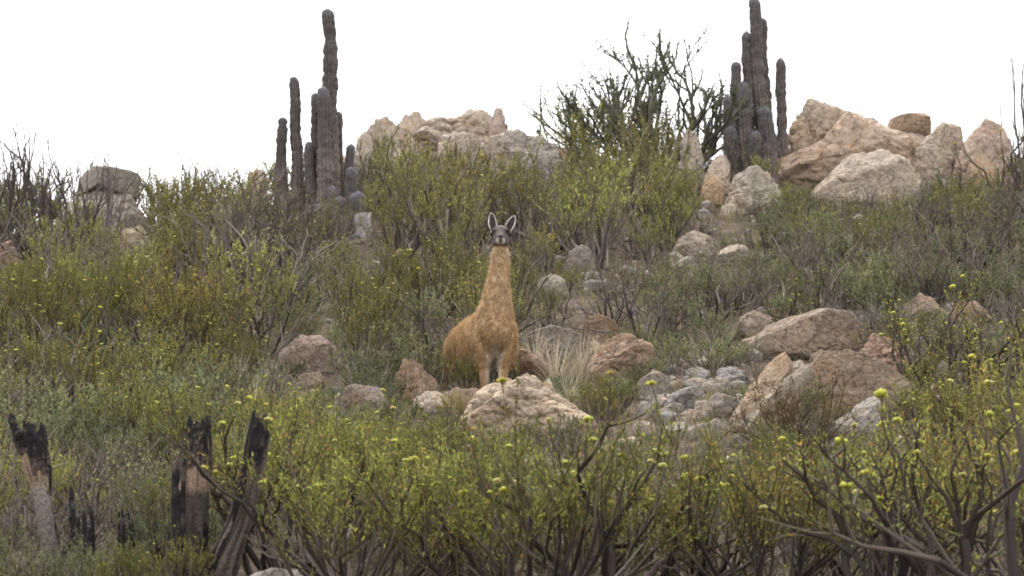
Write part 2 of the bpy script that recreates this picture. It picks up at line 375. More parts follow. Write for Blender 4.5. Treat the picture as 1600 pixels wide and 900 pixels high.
rock([(1146, 668), (1150, 645), (1166, 608), (1196, 568), (1226, 546), (1242, 553), (1218, 596), (1184, 650), (1166, 678)], 'long tilted slab with tan edge beside the stone jumble', (.33, .25, .175), seed=50, rough=.04)
rock([(1160, 684), (1190, 630), (1224, 592), (1260, 568), (1273, 580), (1245, 626), (1218, 668), (1186, 692)], 'long tilted grey slab under the small brown bush', (.32, .27, .21), seed=51, rough=.06)
rock([(1224, 578), (1240, 560), (1262, 566), (1266, 582), (1244, 590)], 'small pale stone on top of the tilted slabs', PALE, seed=52, sub=4)
JB = [(1020, 608, 72, 56, .2), (1052, 606, 56, 26, .1), (1086, 600, 58, 22, .1), (1098, 588, 20, 24, 0), (1116, 606, 50, 30, .1), (1126, 632, 40, 44, .1),
      (1100, 642, 24, 38, .3), (1068, 622, 74, 34, .5), (1034, 626, 28, 22, .3), (1044, 646, 60, 28, .5), (1078, 654, 50, 32, .2), (1142, 588, 54, 34, -.2),
      (1126, 668, 62, 28, .1), (1096, 676, 52, 28, 0), (1150, 652, 18, 24, .4), (1012, 644, 34, 34, .5), (1060, 670, 42, 28, .1), (1150, 632, 22, 30, .4), (1008, 668, 40, 24, 0), (1082, 580, 26, 16, .2), (1158, 690, 40, 24, .2)]
rj = np.random.RandomState(5); seen = {}
for k, (cx, cy, w_, h_, a) in enumerate(JB):
    n = 8; th = np.linspace(0, 2 * math.pi, n, endpoint=False) + rj.uniform(-.25, .25, n)
    rr = rj.uniform(.8, 1.12, n); X = w_ / 2 * rr * np.cos(th); Y = h_ / 2 * rr * np.sin(th)
    P = np.stack([cx + X * math.cos(a) + Y * math.sin(a), cy - X * math.sin(a) + Y * math.cos(a)], 1)
    shape = 'upright' if h_ > w_ * 1.1 else 'flat' if w_ > h_ * 1.9 else 'blunt'; size = 'large' if w_ * h_ > 1900 else 'small' if w_ * h_ < 800 else 'middling'
    rock(P, size + ' ' + shape + ' ' + ['grey', 'dull brown', 'tan', 'dark grey'][k % 4] + (' tilted' if a > .25 else '') + ' stone in the ' + ('top' if cy < 615 else 'middle' if cy < 650 else 'foot') + ' of the loose jumble', [(.30, .265, .225), (.27, .235, .195), (.33, .27, .21), (.25, .23, .21)][k % 4], seed=60 + k, sub=4, name='stone', group='stones in the loose jumble', rough=.07, crack=.05, cuts=8)
# the rocks the guanaco stands among
rock([(706, 730), (724, 655), (742, 618), (764, 605), (775, 596), (784, 586), (794, 594), (804, 602), (815, 594), (829, 588), (860, 605), (891, 626), (922, 652), (946, 686), (960, 745), (880, 775), (780, 765)], 'large cream rock the guanaco looks out over', (.43, .34, .25), d=37.0, depth=.75, seed=90, sub=6, rough=.075, crack=.06, protect=.4, cuts=14)
rock([(600, 668), (606, 625), (612, 598), (618, 575), (635, 559), (660, 568), (681, 591), (692, 622), (672, 650), (640, 672)], 'upright brown split rock behind the tail of the guanaco', (.31, .215, .145), d=40.2, seed=91, crack=.1, rough=.08, protect=.7)
rock([(640, 660), (650, 622), (664, 610), (684, 612), (700, 624), (712, 655), (680, 668)], 'pale crumbly stone beside the upright brown rock', PALE, d=38.4, seed=92, protect=.6)
rock([(692, 642), (698, 614), (718, 606), (744, 608), (754, 640), (724, 652)], 'low tan stone under the belly of the guanaco', TAN, d=38.6, seed=93, protect=.6)
rock([(915, 740), (922, 690), (935, 668), (948, 690), (955, 740)], 'slender pale stone at the foot of the cream rock', PALE, d=36.2, seed=94, protect=.6)
rock([(430, 575), (438, 548), (458, 530), (500, 519), (521, 545), (518, 580), (470, 586)], 'dull pinkish rock half hidden in grey scrub', (.26, .20, .165), seed=95, protect=.6)
rock([(520, 650), (530, 615), (560, 600), (598, 606), (604, 640), (560, 660)], 'dim grey rock beside the upright brown split rock', (.22, .185, .155), seed=96, protect=.5)
rock([(455, 600), (470, 584), (495, 580), (505, 600), (480, 610)], 'flat tan stone among the sage shrubs', (.28, .22, .16), seed=97, protect=.5)
rock([(378, 925), (392, 895), (425, 886), (460, 890), (478, 920), (430, 935)], 'pale rock tip at the foot of the leaning charred stump', (.42, .37, .31), d=28.6, seed=98, protect=.5)
rock([(1408, 505), (1416, 470), (1440, 456), (1468, 462), (1480, 500), (1440, 512)], 'grey brown rock behind the yellow flowered scrub', (.27, .20, .15), seed=99, protect=.5)
rock([(1478, 500), (1490, 478), (1530, 470), (1552, 488), (1540, 508)], 'tan rock slab amid the scrub below the ridge outcrop', TAN, seed=100, protect=.4)
rock([(-12, 425), (-4, 390), (14, 372), (30, 392), (34, 425)], 'pinkish stone in the bare twig thicket', (.36, .27, .22), seed=101, protect=.5)
rock([(178, 400), (190, 366), (215, 352), (232, 372), (236, 402)], 'weathered straw coloured stone below the capped rock', (.36, .31, .23), seed=102, protect=.5)
rock([(880, 430), (888, 396), (905, 380), (925, 396), (932, 432)], 'shaded grey rock under the olive bushes', (.25, .215, .18), seed=103, protect=.6)
rock([(1050, 400), (1060, 372), (1085, 360), (1110, 372), (1118, 402)], 'low cream rock at the foot of the orange footed rock', PALE, seed=104, protect=.6)
rock([(1120, 420), (1130, 392), (1150, 380), (1170, 392), (1178, 420)], 'small cream rock below the grey cracked boulder', PALE, seed=105, protect=.6)
rock([(838, 470), (846, 440), (866, 425), (884, 440), (890, 470)], 'pale rock glimpsed through scrub behind the guanaco', (.30, .26, .21), seed=106, protect=.5)

# loose small stones on open soil (too many to count)
def scatter_stones(n, seed):
    rng = np.random.RandomState(seed); D, Fc = ICO[2]
    D1 = ico(1)[0]; F1 = ico(1)[1]
    Y = rng.uniform(34, 60, n); X = rng.uniform(-1, 1, n) * (Y * .16 + 1)
    Z = terrain(X, Y); S = rng.gamma(2, .022, n) + .015
    V = []; Fa = []; C = []
    for i in range(n):
        P = D1 * rng.uniform(.6, 1.3, 3) * S[i]; P = P + rng.normal(0, .12 * S[i], P.shape)
        V.append(P + [X[i], Y[i], Z[i] + S[i] * .2]); Fa.append(F1 + i * len(D1))
        C.append(np.tile(np.array(random.choice([PALE, TAN, GREY, DUSK])) * rng.uniform(.45, .85), (len(D1), 1)))
    return mesh('gravel', np.concatenate(V), [np.concatenate(Fa)], np.concatenate(C))
random.seed(3)
o = obj('gravel', scatter_stones(2400, 11), col_mat('pebble', .95, .4, 30))
tag(o, 'small loose stones scattered over the open hillside soil', 'gravel', kind='stuff')

# ------------------------------------------------------------------ tubes, branches, leaves
class Tubes:
    def __init__(s): s.V = []; s.F = []; s.C = []; s.n = 0
    def add(s, P, r, sides, c):
        P = np.asarray(P, float); k = len(P); r = np.asarray(r, float)
        T = np.gradient(P, axis=0); T /= np.linalg.norm(T, axis=1)[:, None] + 1e-9
        ref = np.array([0, 0, 1.]) if abs(T[0, 2]) < .8 else np.array([1., 0, 0])
        A = np.cross(T, ref); A /= np.linalg.norm(A, axis=1)[:, None] + 1e-9; B = np.cross(T, A)
        th = np.arange(sides) * 2 * math.pi / sides
        ring = P[:, None] + r[:, None, None] * (np.cos(th)[None, :, None] * A[:, None] + np.sin(th)[None, :, None] * B[:, None])
        s.V.append(ring.reshape(-1, 3))
        i = np.arange(k - 1)[:, None] * sides; j = np.arange(sides)[None]; j2 = (j + 1) % sides
        s.F.append((np.stack([i + j, i + j2, i + sides + j2, i + sides + j], -1).reshape(-1, 4)) + s.n)
        c = np.asarray(c, float)
        if c.ndim == 1: c = np.tile(c, (k, 1))
        s.C.append(np.repeat(c, sides, axis=0)); s.n += k * sides
    def mesh(s, name, smooth=True): return mesh(name, np.concatenate(s.V), [np.concatenate(s.F)], np.concatenate(s.C), smooth)

def unit(v): return v / (np.linalg.norm(v) + 1e-9)
def perp_dir(d, ang, rng):
    a = unit(np.cross(d, rng.normal(size=3)))
    return unit(d * math.cos(ang) + a * math.sin(ang))
def leaves(pts, dirs, ln, wd, tilt, pal, rng, name='foliage', wts=None, bright=None):
    """rhombus leaves at pts pointing along dirs tilted outward"""
    n = len(pts); pts = np.asarray(pts); dirs = np.asarray(dirs)
    rnd = rng.normal(size=(n, 3)); side = np.cross(dirs, rnd); side /= np.linalg.norm(side, axis=1)[:, None] + 1e-9
    t = np.clip(rng.normal(tilt, .25, n), -.2, 1.5)[:, None]
    D = dirs * np.cos(t) + side * np.sin(t)
    Wd = np.cross(D, rng.normal(size=(n, 3))); Wd /= np.linalg.norm(Wd, axis=1)[:, None] + 1e-9
    L = ln * rng.uniform(.6, 1.3, n)[:, None]; Wh = wd * .5 * rng.uniform(.7, 1.3, n)[:, None]
    V = np.stack([pts, pts + D * L * .45 + Wd * Wh, pts + D * L, pts + D * L * .45 - Wd * Wh], 1).reshape(-1, 3)
    Fc = np.arange(n * 4).reshape(n, 4)
    pal = np.array(pal); idx = rng.choice(len(pal), n, p=wts); C = pal[idx] * rng.uniform(.7, 1.3, (n, 1))
    if bright is not None: C = C * bright[:, None]
    return mesh(name, V, [Fc], np.repeat(C, 4, axis=0))

ICO1 = ico(1)
def head_arrays(seed, cc):
    rng = np.random.RandomState(seed); V, Fa, C = [], [], []; D, Fc = ICO1
    for q in range(9):
        o_ = rng.normal(size=3); o_ /= np.linalg.norm(o_); o_[2] = abs(o_[2]) * .6
        V.append(D * .34 * rng.uniform(.7, 1.2) + o_ * .5); Fa.append(Fc + len(D) * q); C.append(np.tile(np.array(cc) * rng.uniform(.75, 1.25), (len(D), 1)))
    return np.concatenate(V), np.concatenate(Fa), np.concatenate(C)
HEADS = [head_arrays(i, c) for i, c in enumerate([(.50, .50, .09), (.44, .47, .09), (.55, .52, .17), (.42, .38, .07)])]
HEAD_ME = [mesh('flower_head', v_, [f_], c_, True) for v_, f_, c_ in HEADS]
for m_ in HEAD_ME: m_.materials.append(M_FLOWER)
def shrub_meshes(seed, H=1.2, spread=.8, nstem=12, maxtilt=50, kids=(4, 4), klen=(.5, .45), kang=(.55, .6), r0=.011, jit=.12, up=.35,
                 wood=((.075, .06, .05),), tipc=(.12, .10, .07), leaf=None, flowers=None, first=.35, sides=4, rmin=.0018, keep=.62):
    rng = np.random.RandomState(seed); T = Tubes(); lp, ld, tips, lb = [], [], [], []
    def branch(p, d, L, r, lev, k):
        n = 5 if lev == 0 else 4
        P = [p]; dd = d
        for i in range(n - 1):
            dd = unit(dd + rng.normal(0, jit, 3) + np.array([0, 0, up / (n - 1) * (1.2 if lev else .8)]))
            P.append(P[-1] + dd * L / (n - 1))
        P = np.array(P); rr = np.linspace(r, r * (.5 if lev < len(kids) else .3), n)
        w0 = np.array(wood[rng.randint(len(wood))]) * rng.uniform(.7, 1.3)
        f = lev / max(1, len(kids)); c = w0 * (1 - f) + np.array(tipc) * f * rng.uniform(.8, 1.2)
        T.add(P, rr, sides if lev == 0 else 3, c)
        seg = np.linalg.norm(np.diff(P, axis=0), axis=1).sum()
        if lev >= max(0, len(kids) - 1) and leaf:
            t0 = leaf.get('t0', .15) if lev == len(kids) else .6
            m = int(seg * (1 - t0) * leaf['dens'])
            ts = rng.uniform(t0, 1, m) * (n - 1); i0 = np.minimum(ts.astype(int), n - 2); fr = (ts - i0)[:, None]
            lp.append(P[i0] * (1 - fr) + P[i0 + 1] * fr); dv = np.diff(P, axis=0)[i0]; ld.append(dv / (np.linalg.norm(dv, axis=1)[:, None] + 1e-9))
        if lev < len(kids):
            m = max(1, int(rng.poisson(kids[lev] * .6) + kids[lev] * .4))
            for q in range(m):
                t = 1.0 if q == 0 else rng.uniform(first, .97); ts = t * (n - 1); i0 = min(int(ts), n - 2); fr = ts - i0
                pp = P[i0] * (1 - fr) + P[i0 + 1] * fr; dv = unit(P[i0 + 1] - P[i0])
                branch(pp, perp_dir(dv, kang[lev] * rng.uniform(.4, 1.25), rng), L * klen[lev] * rng.uniform(.7, 1.3), max(rmin, r * (keep if q == 0 else keep * .8)), lev + 1, k)
        else: tips.append((P[-1], unit(P[-1] - P[-2])))
    tot = 1 + sum(klen[0] * (klen[1] if i else 1) for i in range(len(klen)))
    for k in range(nstem):
        az = 2 * math.pi * (k * .618 + rng.uniform(-.08, .08)); ti = R(maxtilt) * math.sqrt((k + rng.uniform(0, 1)) / nstem)
        d = np.array([math.cos(az) * math.sin(ti), math.sin(az) * math.sin(ti), math.cos(ti)])
        p = np.array([math.cos(az), math.sin(az), 0]) * rng.uniform(0, .12) * spread + [0, 0, -.06]
        branch(p, d, H / tot * rng.uniform(.75, 1.2) * 1.05, r0 * rng.uniform(.6, 1.35), 0, k)
    allv = np.concatenate(T.V); zmax = np.percentile(allv[:, 2], 99.5); sc_ = H / zmax
    parts = {}
    for i in range(len(T.V)): T.V[i] = T.V[i] * np.array([sc_, sc_, sc_])
    parts['stems'] = T.mesh('stems')
    if leaf and lp:
        lpA = np.concatenate(lp) * sc_; ldA = np.concatenate(ld)
        if leaf.get('zmin'):
            keep = lpA[:, 2] > H * leaf['zmin'] * rng.uniform(.4, 1.3, len(lpA)); lpA, ldA = lpA[keep], ldA[keep]
        cl = leaf.get('clump', 0)
        br = 1 + cl * perlin(lpA * 7 + seed) if cl else None
        parts['foliage'] = leaves(lpA, ldA, leaf['len'], leaf['wid'], leaf['tilt'], leaf['pal'], rng, wts=leaf.get('w'), bright=br)
    if flowers and tips:
        tp = [t for t in tips if t[0][2] * sc_ > H * flowers.get('zmin', .55)]; rng.shuffle(tp)
        parts['_heads'] = [(p * sc_, flowers['size'] * rng.uniform(.6, 1.25), rng.randint(len(HEADS))) for p, d in tp[:flowers['n']]]
        V, Fa, C = [], [], []
        for p, S, k in parts['_heads']:
            hv, hf, hc = HEADS[k]; Fa.append(hf + sum(len(v_) for v_ in V)); V.append(hv * S + p); C.append(hc)
        parts['flower_heads'] = mesh('flower_heads', np.concatenate(V), [np.concatenate(Fa)], np.concatenate(C), True)
    return parts
MATS = {'stems': M_STEM, 'foliage': M_LEAF, 'flower_heads': M_FLOWER}

YG = [(.235, .225, .05), (.18, .186, .05), (.30, .27, .06), (.10, .11, .036), (.32, .18, .06)]
OL = [(.185, .185, .055), (.23, .218, .06), (.09, .098, .034), (.265, .24, .07)]
SG = [(.18, .19, .085), (.145, .158, .07), (.21, .213, .11), (.08, .087, .042)]
BG = [(.19, .25, .085), (.22, .26, .10), (.13, .17, .06)]
DARKWOOD = ((.035, .028, .027), (.05, .04, .037), (.075, .061, .053), (.12, .10, .086), (.18, .155, .135))
GREYWOOD = ((.19, .16, .14), (.10, .083, .072), (.26, .225, .20), (.045, .037, .034), (.065, .053, .047))
YEL = [(.50, .50, .09), (.44, .47, .09), (.55, .52, .17)]
SPECS = {
 'flowering_shrub': dict(H=1.35, spread=1.6, nstem=24, maxtilt=56, kids=(5, 4), klen=(.55, .5), kang=(.55, .5), r0=.016, up=.55, jit=.15, wood=DARKWOOD, tipc=(.11, .085, .045), first=.4, rmin=.0028,
        leaf=dict(len=.035, wid=.0108, tilt=.5, dens=100, pal=YG, w=[.28, .27, .14, .27, .04], zmin=.34, t0=.2, clump=.8), flowers=dict(n=18, size=.034, pal=YEL)),
 'olive_shrub': dict(H=1.3, spread=1.4, nstem=18, maxtilt=46, kids=(4, 4), klen=(.5, .5), kang=(.5, .5), r0=.019, up=.6, jit=.15, wood=GREYWOOD + DARKWOOD, tipc=(.13, .115, .06), first=.45, rmin=.0028,
        leaf=dict(len=.045, wid=.016, tilt=.6, dens=64, pal=OL, zmin=.45, t0=.25, clump=.9), flowers=dict(n=4, size=.03, pal=YEL)),
 'dry_shrub': dict(H=.95, spread=1.4, nstem=15, maxtilt=60, kids=(4, 4), klen=(.6, .5), kang=(.6, .7), r0=.017, up=.4, jit=.2, wood=GREYWOOD, tipc=(.13, .108, .09), first=.3, rmin=.0026,
        leaf=dict(len=.036, wid=.014, tilt=.8, dens=12, pal=OL + [(.24, .16, .09)], zmin=.3, t0=.2)),
 'sage_shrub': dict(H=.55, spread=1.0, nstem=32, maxtilt=62, kids=(3, 3), klen=(.5, .5), kang=(.5, .5), r0=.007, up=.5, wood=GREYWOOD, tipc=(.14, .135, .09), first=.3,
        leaf=dict(len=.036, wid=.011, tilt=.55, dens=95, pal=SG, zmin=.25, t0=.0, clump=.8)),
 'cushion_shrub': dict(H=.36, spread=.8, nstem=46, maxtilt=50, kids=(3, 2), klen=(.5, .5), kang=(.35, .4), r0=.004, up=.5, wood=GREYWOOD, tipc=(.12, .13, .06), first=.3,
        leaf=dict(len=.026, wid=.008, tilt=.4, dens=180, pal=BG, zmin=.1, t0=.0, clump=.6)),
 'thorny_shrub': dict(H=1.25, spread=1.4, nstem=9, maxtilt=56, kids=(4, 4), klen=(.6, .5), kang=(.6, .6), r0=.026, up=.5, jit=.24, wood=DARKWOOD[:3], tipc=(.075, .06, .045), first=.3, rmin=.0028,
        leaf=dict(len=.034, wid=.0115, tilt=.6, dens=85, pal=YG, w=[.25, .3, .13, .26, .06], zmin=.3, t0=.2, clump=.6), flowers=dict(n=14, size=.036, pal=YEL)),
 'branching_succulent': dict(H=2.45, spread=2.0, nstem=34, maxtilt=70, kids=(3, 3, 3), klen=(.62, .6, .6), kang=(.5, .5, .5), r0=.042, up=.42, jit=.13, wood=((.08, .075, .068), (.115, .105, .09)), tipc=(.105, .115, .075), first=.4, sides=6, rmin=.011, keep=.74,
        leaf=dict(len=.06, wid=.024, tilt=.8, dens=34, pal=[(.10, .12, .062), (.08, .093, .05), (.13, .145, .075)], zmin=.3, t0=.3)),
 'dead_cushion': dict(H=.42, spread=.8, nstem=44, maxtilt=75, kids=(4, 4), klen=(.5, .5), kang=(.6, .6), r0=.004, up=.25, jit=.2, wood=GREYWOOD, tipc=(.20, .18, .165), first=.3),
 'brown_cushion': dict(H=.42, spread=.8, nstem=44, maxtilt=70, kids=(4, 4), klen=(.5, .5), kang=(.6, .6), r0=.005, up=.3, jit=.2, wood=((.12, .075, .045), (.07, .045, .03)), tipc=(.15, .10, .06), first=.3, rmin=.003,
        leaf=dict(len=.025, wid=.01, tilt=.7, dens=40, pal=[(.13, .08, .045), (.17, .15, .06), (.09, .06, .04)], zmin=.3, t0=.2)),
 'bare_sapling': dict(H=1.5, spread=.5, nstem=4, maxtilt=24, kids=(4, 2), klen=(.5, .5), kang=(.5, .5), r0=.024, up=.4, jit=.18, wood=((.06, .046, .045), (.10, .085, .08)), tipc=(.11, .09, .08), first=.4, rmin=.0065),
}
NVAR = {'flowering_shrub': 6, 'olive_shrub': 6, 'dry_shrub': 5, 'sage_shrub': 4, 'cushion_shrub': 2, 'thorny_shrub': 4, 'branching_succulent': 1, 'dead_cushion': 2, 'brown_cushion': 1, 'bare_sapling': 4}
PROTO = {k: [shrub_meshes(100 * i + 7 * v + 3, **s) for v in range(NVAR[k])] for i, (k, s) in enumerate(SPECS.items())}
WIDTH = {}
for k, vs in PROTO.items():
    WIDTH[k] = []
    for v in vs:
        me = v['stems']; c = np.empty(len(me.vertices) * 3, np.float32); me.vertices.foreach_get('co', c); c = c.reshape(-1, 3)
        WIDTH[k].append((np.percentile(np.abs(c[:, 0]), 96), c[:, 2].max()))
        for n_, m_ in v.items():
            if n_[0] != '_': m_.materials.append(MATS[n_])
def place(kind, x, y, h, label, group, rng, v=None, flat=1.0, cat='shrub', rot=None):
    v = rng.randint(len(PROTO[kind])) if v is None else v
    s = h / SPECS[kind]['H']
    e = bpy.data.objects.new(kind, None); e.empty_display_size = .1; col.objects.link(e)
    e.location = (x, y, tz(x, y)); e.scale = (s * flat, s * flat, s)
    e.rotation_euler = (rng.uniform(-.08, .08), rng.uniform(-.08, .08), rng.uniform(0, 6.28) if rot is None else rot)
    tag(e, label, cat, group)
    near = y < 33.5
    for n_, m_ in PROTO[kind][v].items():
        if n_ == '_heads':
            for p_, S_, k_ in (m_ if near else ()):
                o = bpy.data.objects.new('flower_head', HEAD_ME[k_]); col.objects.link(o); o.parent = e; o.location = p_; o.scale = (S_, S_, S_)
            continue
        if n_ == 'flower_heads' and near: continue
        o = bpy.data.objects.new(n_, m_); col.objects.link(o); o.parent = e
        if n_ != 'stems': o['kind'] = 'stuff'
    return e

# protected things besides rocks
PROTECT += [(696, 325, 812, 600, 40), (696, 540, 812, 612, 40), (740, 590, 945, 650, 37), (428, 180, 555, 290, 57), (1135, 90, 1230, 262, 57.5), (15, 640, 78, 760, 29.6), (265, 652, 332, 860, 29.3), (340, 632, 432, 880, 29.2), (820, 500, 930, 600, 41.5), (545, 300, 576, 400, 54.5),
            (108, 760, 148, 850, 29.4), (870, 70, 1140, 225, 58.5), (985, 575, 1150, 665, 41)]
def blocked(x, y, hw, h):
    b = proj((x, y, tz(x, y))); top = proj((x, y, tz(x, y) + h))[1]; wpx = hw * F / y * .85
    x0, x1 = b[0] - wpx, b[0] + wpx; y0, y1 = top + .12 * (b[1] - top), b[1]
    worst = 0
    for (a0, b0, a1, b1, d) in PROTECT:
        if d < y + .1: continue
        ox = min(x1, a1) - max(x0, a0); oy = min(y1, b1) - max(y0, b0)
        if ox > 0 and oy > 0: worst = max(worst, ox * oy / max(1, (a1 - a0) * (b1 - b0)), .5 * oy / max(1, b1 - b0) if ox > .25 * (a1 - a0) else 0)
    return worst
def zone(px, y, rng):
    """species, height, label, group for a spot on the hillside"""
    u = rng.rand()
    def pick(*opts):
        a = 0
        for p, *rest in opts:
            a += p
            if u <= a: return rest
        return opts[-1][1:]
    if y < 33:
        where = 'in the thicket below the cream rock' if px > 430 else 'around the charred stumps'
        fl = ('flowering_shrub', rng.uniform(1.25, 1.7), 'yellow green flowering shrub with dark stems ' + where)
        dr = ('dry_shrub', rng.uniform(.6, .95), 'leafless grey twiggy shrub ' + where)
        sg = ('sage_shrub', rng.uniform(.4, .65), 'soft grey green sage shrub ' + where)
        th = ('thorny_shrub', rng.uniform(1.25, 1.65), 'open shrub with thick black stems ' + where)
        return pick((.33, 'flowering_shrub', rng.uniform(.6, .9), fl[2]), (.47, *dr), (.20, *sg)) if px < 430 else pick((.68, *fl), (.14, *th), (.10, *dr), (.08, *sg))
    if y < 41.5:
        if px < 660: return pick((.36, 'flowering_shrub', rng.uniform(.75, 1.1), 'yellow dotted shrub on the slope behind the charred stumps'), (.30, 'sage_shrub', rng.uniform(.5, .75), 'grey green sage shrub on the slope behind the charred stumps'),
                                 (.40, 'dry_shrub', rng.uniform(.5, .9), 'bare twiggy shrub on the slope behind the charred stumps'))
        if px < 1380: return pick((.45, 'flowering_shrub', rng.uniform(.45, .75), 'low yellow green shrub growing up to the stone jumble'), (.35, 'sage_shrub', rng.uniform(.25, .45), 'low sage shrub growing up to the stone jumble'), (.2, 'dry_shrub', rng.uniform(.3, .55), 'low bare twig bush growing up to the stone jumble'))
        return pick((.45, 'thorny_shrub', rng.uniform(.8, 1.15), 'dark stemmed yellow flowered shrub beside the smooth brown boulder'), (.25, 'dry_shrub', rng.uniform(.6, .9), 'grey twiggy shrub beside the smooth brown boulder'), (.3, 'flowering_shrub', rng.uniform(.7, 1.), 'yellow green shrub beside the smooth brown boulder'))
    if y < 48.5:
        if px < 570 and y > 46.3: return pick((.6, 'dry_shrub', rng.uniform(.9, 1.3), 'dark tangled bush on the upper slope below the cacti'), (.4, 'olive_shrub', rng.uniform(.9, 1.25), 'olive bush on the upper slope below the cacti'))
        if px < 680: return pick((.46, 'flowering_shrub', rng.uniform(1.05, 1.45), 'upright yellow green shrub on the slope below the cacti'), (.2, 'olive_shrub', rng.uniform(1.0, 1.35), 'olive bush on the slope below the cacti'), (.13, 'sage_shrub', rng.uniform(.4, .65), 'sage shrub on the slope below the cacti'), (.27, 'dry_shrub', rng.uniform(.6, .95), 'dead grey bush on the slope below the cacti'))
        if px < 1110: return pick((.36, 'dry_shrub', rng.uniform(.65, 1.05), 'grey dry bush on the slope behind the guanaco'), (.28, 'sage_shrub', rng.uniform(.4, .6), 'sage bush on the slope behind the guanaco'), (.36, 'olive_shrub', rng.uniform(.8, 1.15), 'olive bush on the slope behind the guanaco'))
        return pick((.42, 'dry_shrub', rng.uniform(.65, 1.0), 'brown grey bush above the broad lichen boulder'), (.3, 'sage_shrub', rng.uniform(.45, .7), 'sage bush above the broad lichen boulder'), (.28, 'thorny_shrub', rng.uniform(.6, .9), 'dark stemmed flowering bush above the broad lichen boulder'))
    if px < 440: return pick((.66, 'dry_shrub', rng.uniform(1.0, 1.4), 'dark bare bush on the ridge beside the capped rock'), (.34, 'olive_shrub', rng.uniform(.9, 1.2), 'olive bush on the ridge beside the capped rock'))
    if px < 570: return pick((.75, 'dry_shrub', rng.uniform(.6, .95), 'tangled bare bush at the foot of the tall cacti'), (.25, 'olive_shrub', rng.uniform(.6, .9), 'olive bush at the foot of the tall cacti'))
    if px < 1110: return pick((.8, 'olive_shrub', rng.uniform(1.25, 1.75), 'tall olive bush below the ridge crag'), (.2, 'dry_shrub', rng.uniform(.7, 1.0), 'grey bush below the ridge crag'))
    return pick((.5, 'dry_shrub', rng.uniform(.75, 1.15), 'brown twiggy bush below the huge tan slab'), (.2, 'sage_shrub', rng.uniform(.5, .7), 'green sage bush below the huge tan slab'), (.3, 'olive_shrub', rng.uniform(.7, 1.1), 'olive bush below the huge tan slab'))
# ------------------------------------------------------------------ guanaco
def catmull(P, n):
    P = np.asarray(P, float); k = len(P); Pe = np.vstack([2 * P[0] - P[1], P, 2 * P[-1] - P[-2]])
    out = []
    for t in np.linspace(0, k - 1, n):
        i = min(int(t), k - 2); f = t - i; a, b, c, d = Pe[i], Pe[i + 1], Pe[i + 2], Pe[i + 3]
        out.append(.5 * (2 * b + (c - a) * f + (2 * a - 5 * b + 4 * c - d) * f * f + (3 * b - a - 3 * c + d) * f ** 3))
    return np.array(out)
def loft(V, Fc, ctrl, lat=(1, 0, 0), n=26, m=20):
    """ctrl rows: x y z ra rb (ra along lat, rb across); closed tube with rounded ends"""
    S = catmull(ctrl, n); C, ra, rb = S[:, :3], S[:, 3], S[:, 4]
    T = np.gradient(C, axis=0); T /= np.linalg.norm(T, axis=1)[:, None]
    lat = np.array(lat, float)
    B = np.cross(T, lat); B /= np.linalg.norm(B, axis=1)[:, None]; A = np.cross(B, T)
    th = np.arange(m) * 2 * math.pi / m
    rings = []
    def ring(c, a, b, ra_, rb_): rings.append(c + np.cos(th)[:, None] * a * ra_ + np.sin(th)[:, None] * b * rb_)
    for q in (.95, .75, .45, .2): ring(C[0] - T[0] * min(ra[0], rb[0]) * q, A[0], B[0], ra[0] * math.sqrt(1 - q * q), rb[0] * math.sqrt(1 - q * q))
    for i in range(n): ring(C[i], A[i], B[i], ra[i], rb[i])
    for q in (.2, .45, .75, .95): ring(C[-1] + T[-1] * min(ra[-1], rb[-1]) * q, A[-1], B[-1], ra[-1] * math.sqrt(1 - q * q), rb[-1] * math.sqrt(1 - q * q))
    base = sum(len(v) for v in V); k = len(rings); V.append(np.concatenate(rings))
    i = np.arange(k - 1)[:, None] * m; j = np.arange(m)[None]; j2 = (j + 1) % m
    for f in np.stack([i + j, i + j2, i + m + j2, i + m + j], -1).reshape(-1, 4) + base: Fc.append(tuple(f))
    Fc.append(tuple(base + np.arange(m)[::-1])); Fc.append(tuple(base + (k - 1) * m + np.arange(m)))
gV, gF = [], []
# torso, chest to rump (turned so the hindquarters lie uphill and to one side)
loft(gV, gF, [(-.035, -.06, .66, .13, .17), (-.045, .06, .67, .205, .27), (-.10, .22, .655, .225, .275), (-.20, .45, .635, .23, .285), (-.30, .70, .655, .215, .255), (-.37, .92, .70, .185, .19), (-.41, 1.05, .68, .12, .13)], lat=(.93, .36, 0))
# neck, base to throat
loft(gV, gF, [(-.055, .10, .72, .20, .22), (-.052, .06, .88, .172, .175), (-.036, .02, 1.04, .128, .135), (-.02, .0, 1.2, .100, .108), (-.01, .0, 1.36, .085, .094), (-.002, .0, 1.5, .080, .09), (0, .01, 1.62, .09, .10)])
# head: skull to nose
loft(gV, gF, [(0, .06, 1.675, .075, .07), (0, .0, 1.675, .098, .088), (0, -.06, 1.655, .096, .088), (0, -.12, 1.618, .078, .076), (0, -.18, 1.582, .058, .060), (0, -.225, 1.558, .046, .048)], m=22)
for sx in (-1, 1):   # brow and cheek wool
    loft(gV, gF, [(sx * .072, -.075, 1.685, .026, .02), (sx * .082, -.04, 1.68, .03, .026), (sx * .08, .0, 1.67, .03, .03)], n=8, m=10)
    loft(gV, gF, [(sx * .05, -.02, 1.57, .045, .05), (sx * .045, -.09, 1.565, .04, .042)], n=6, m=10)
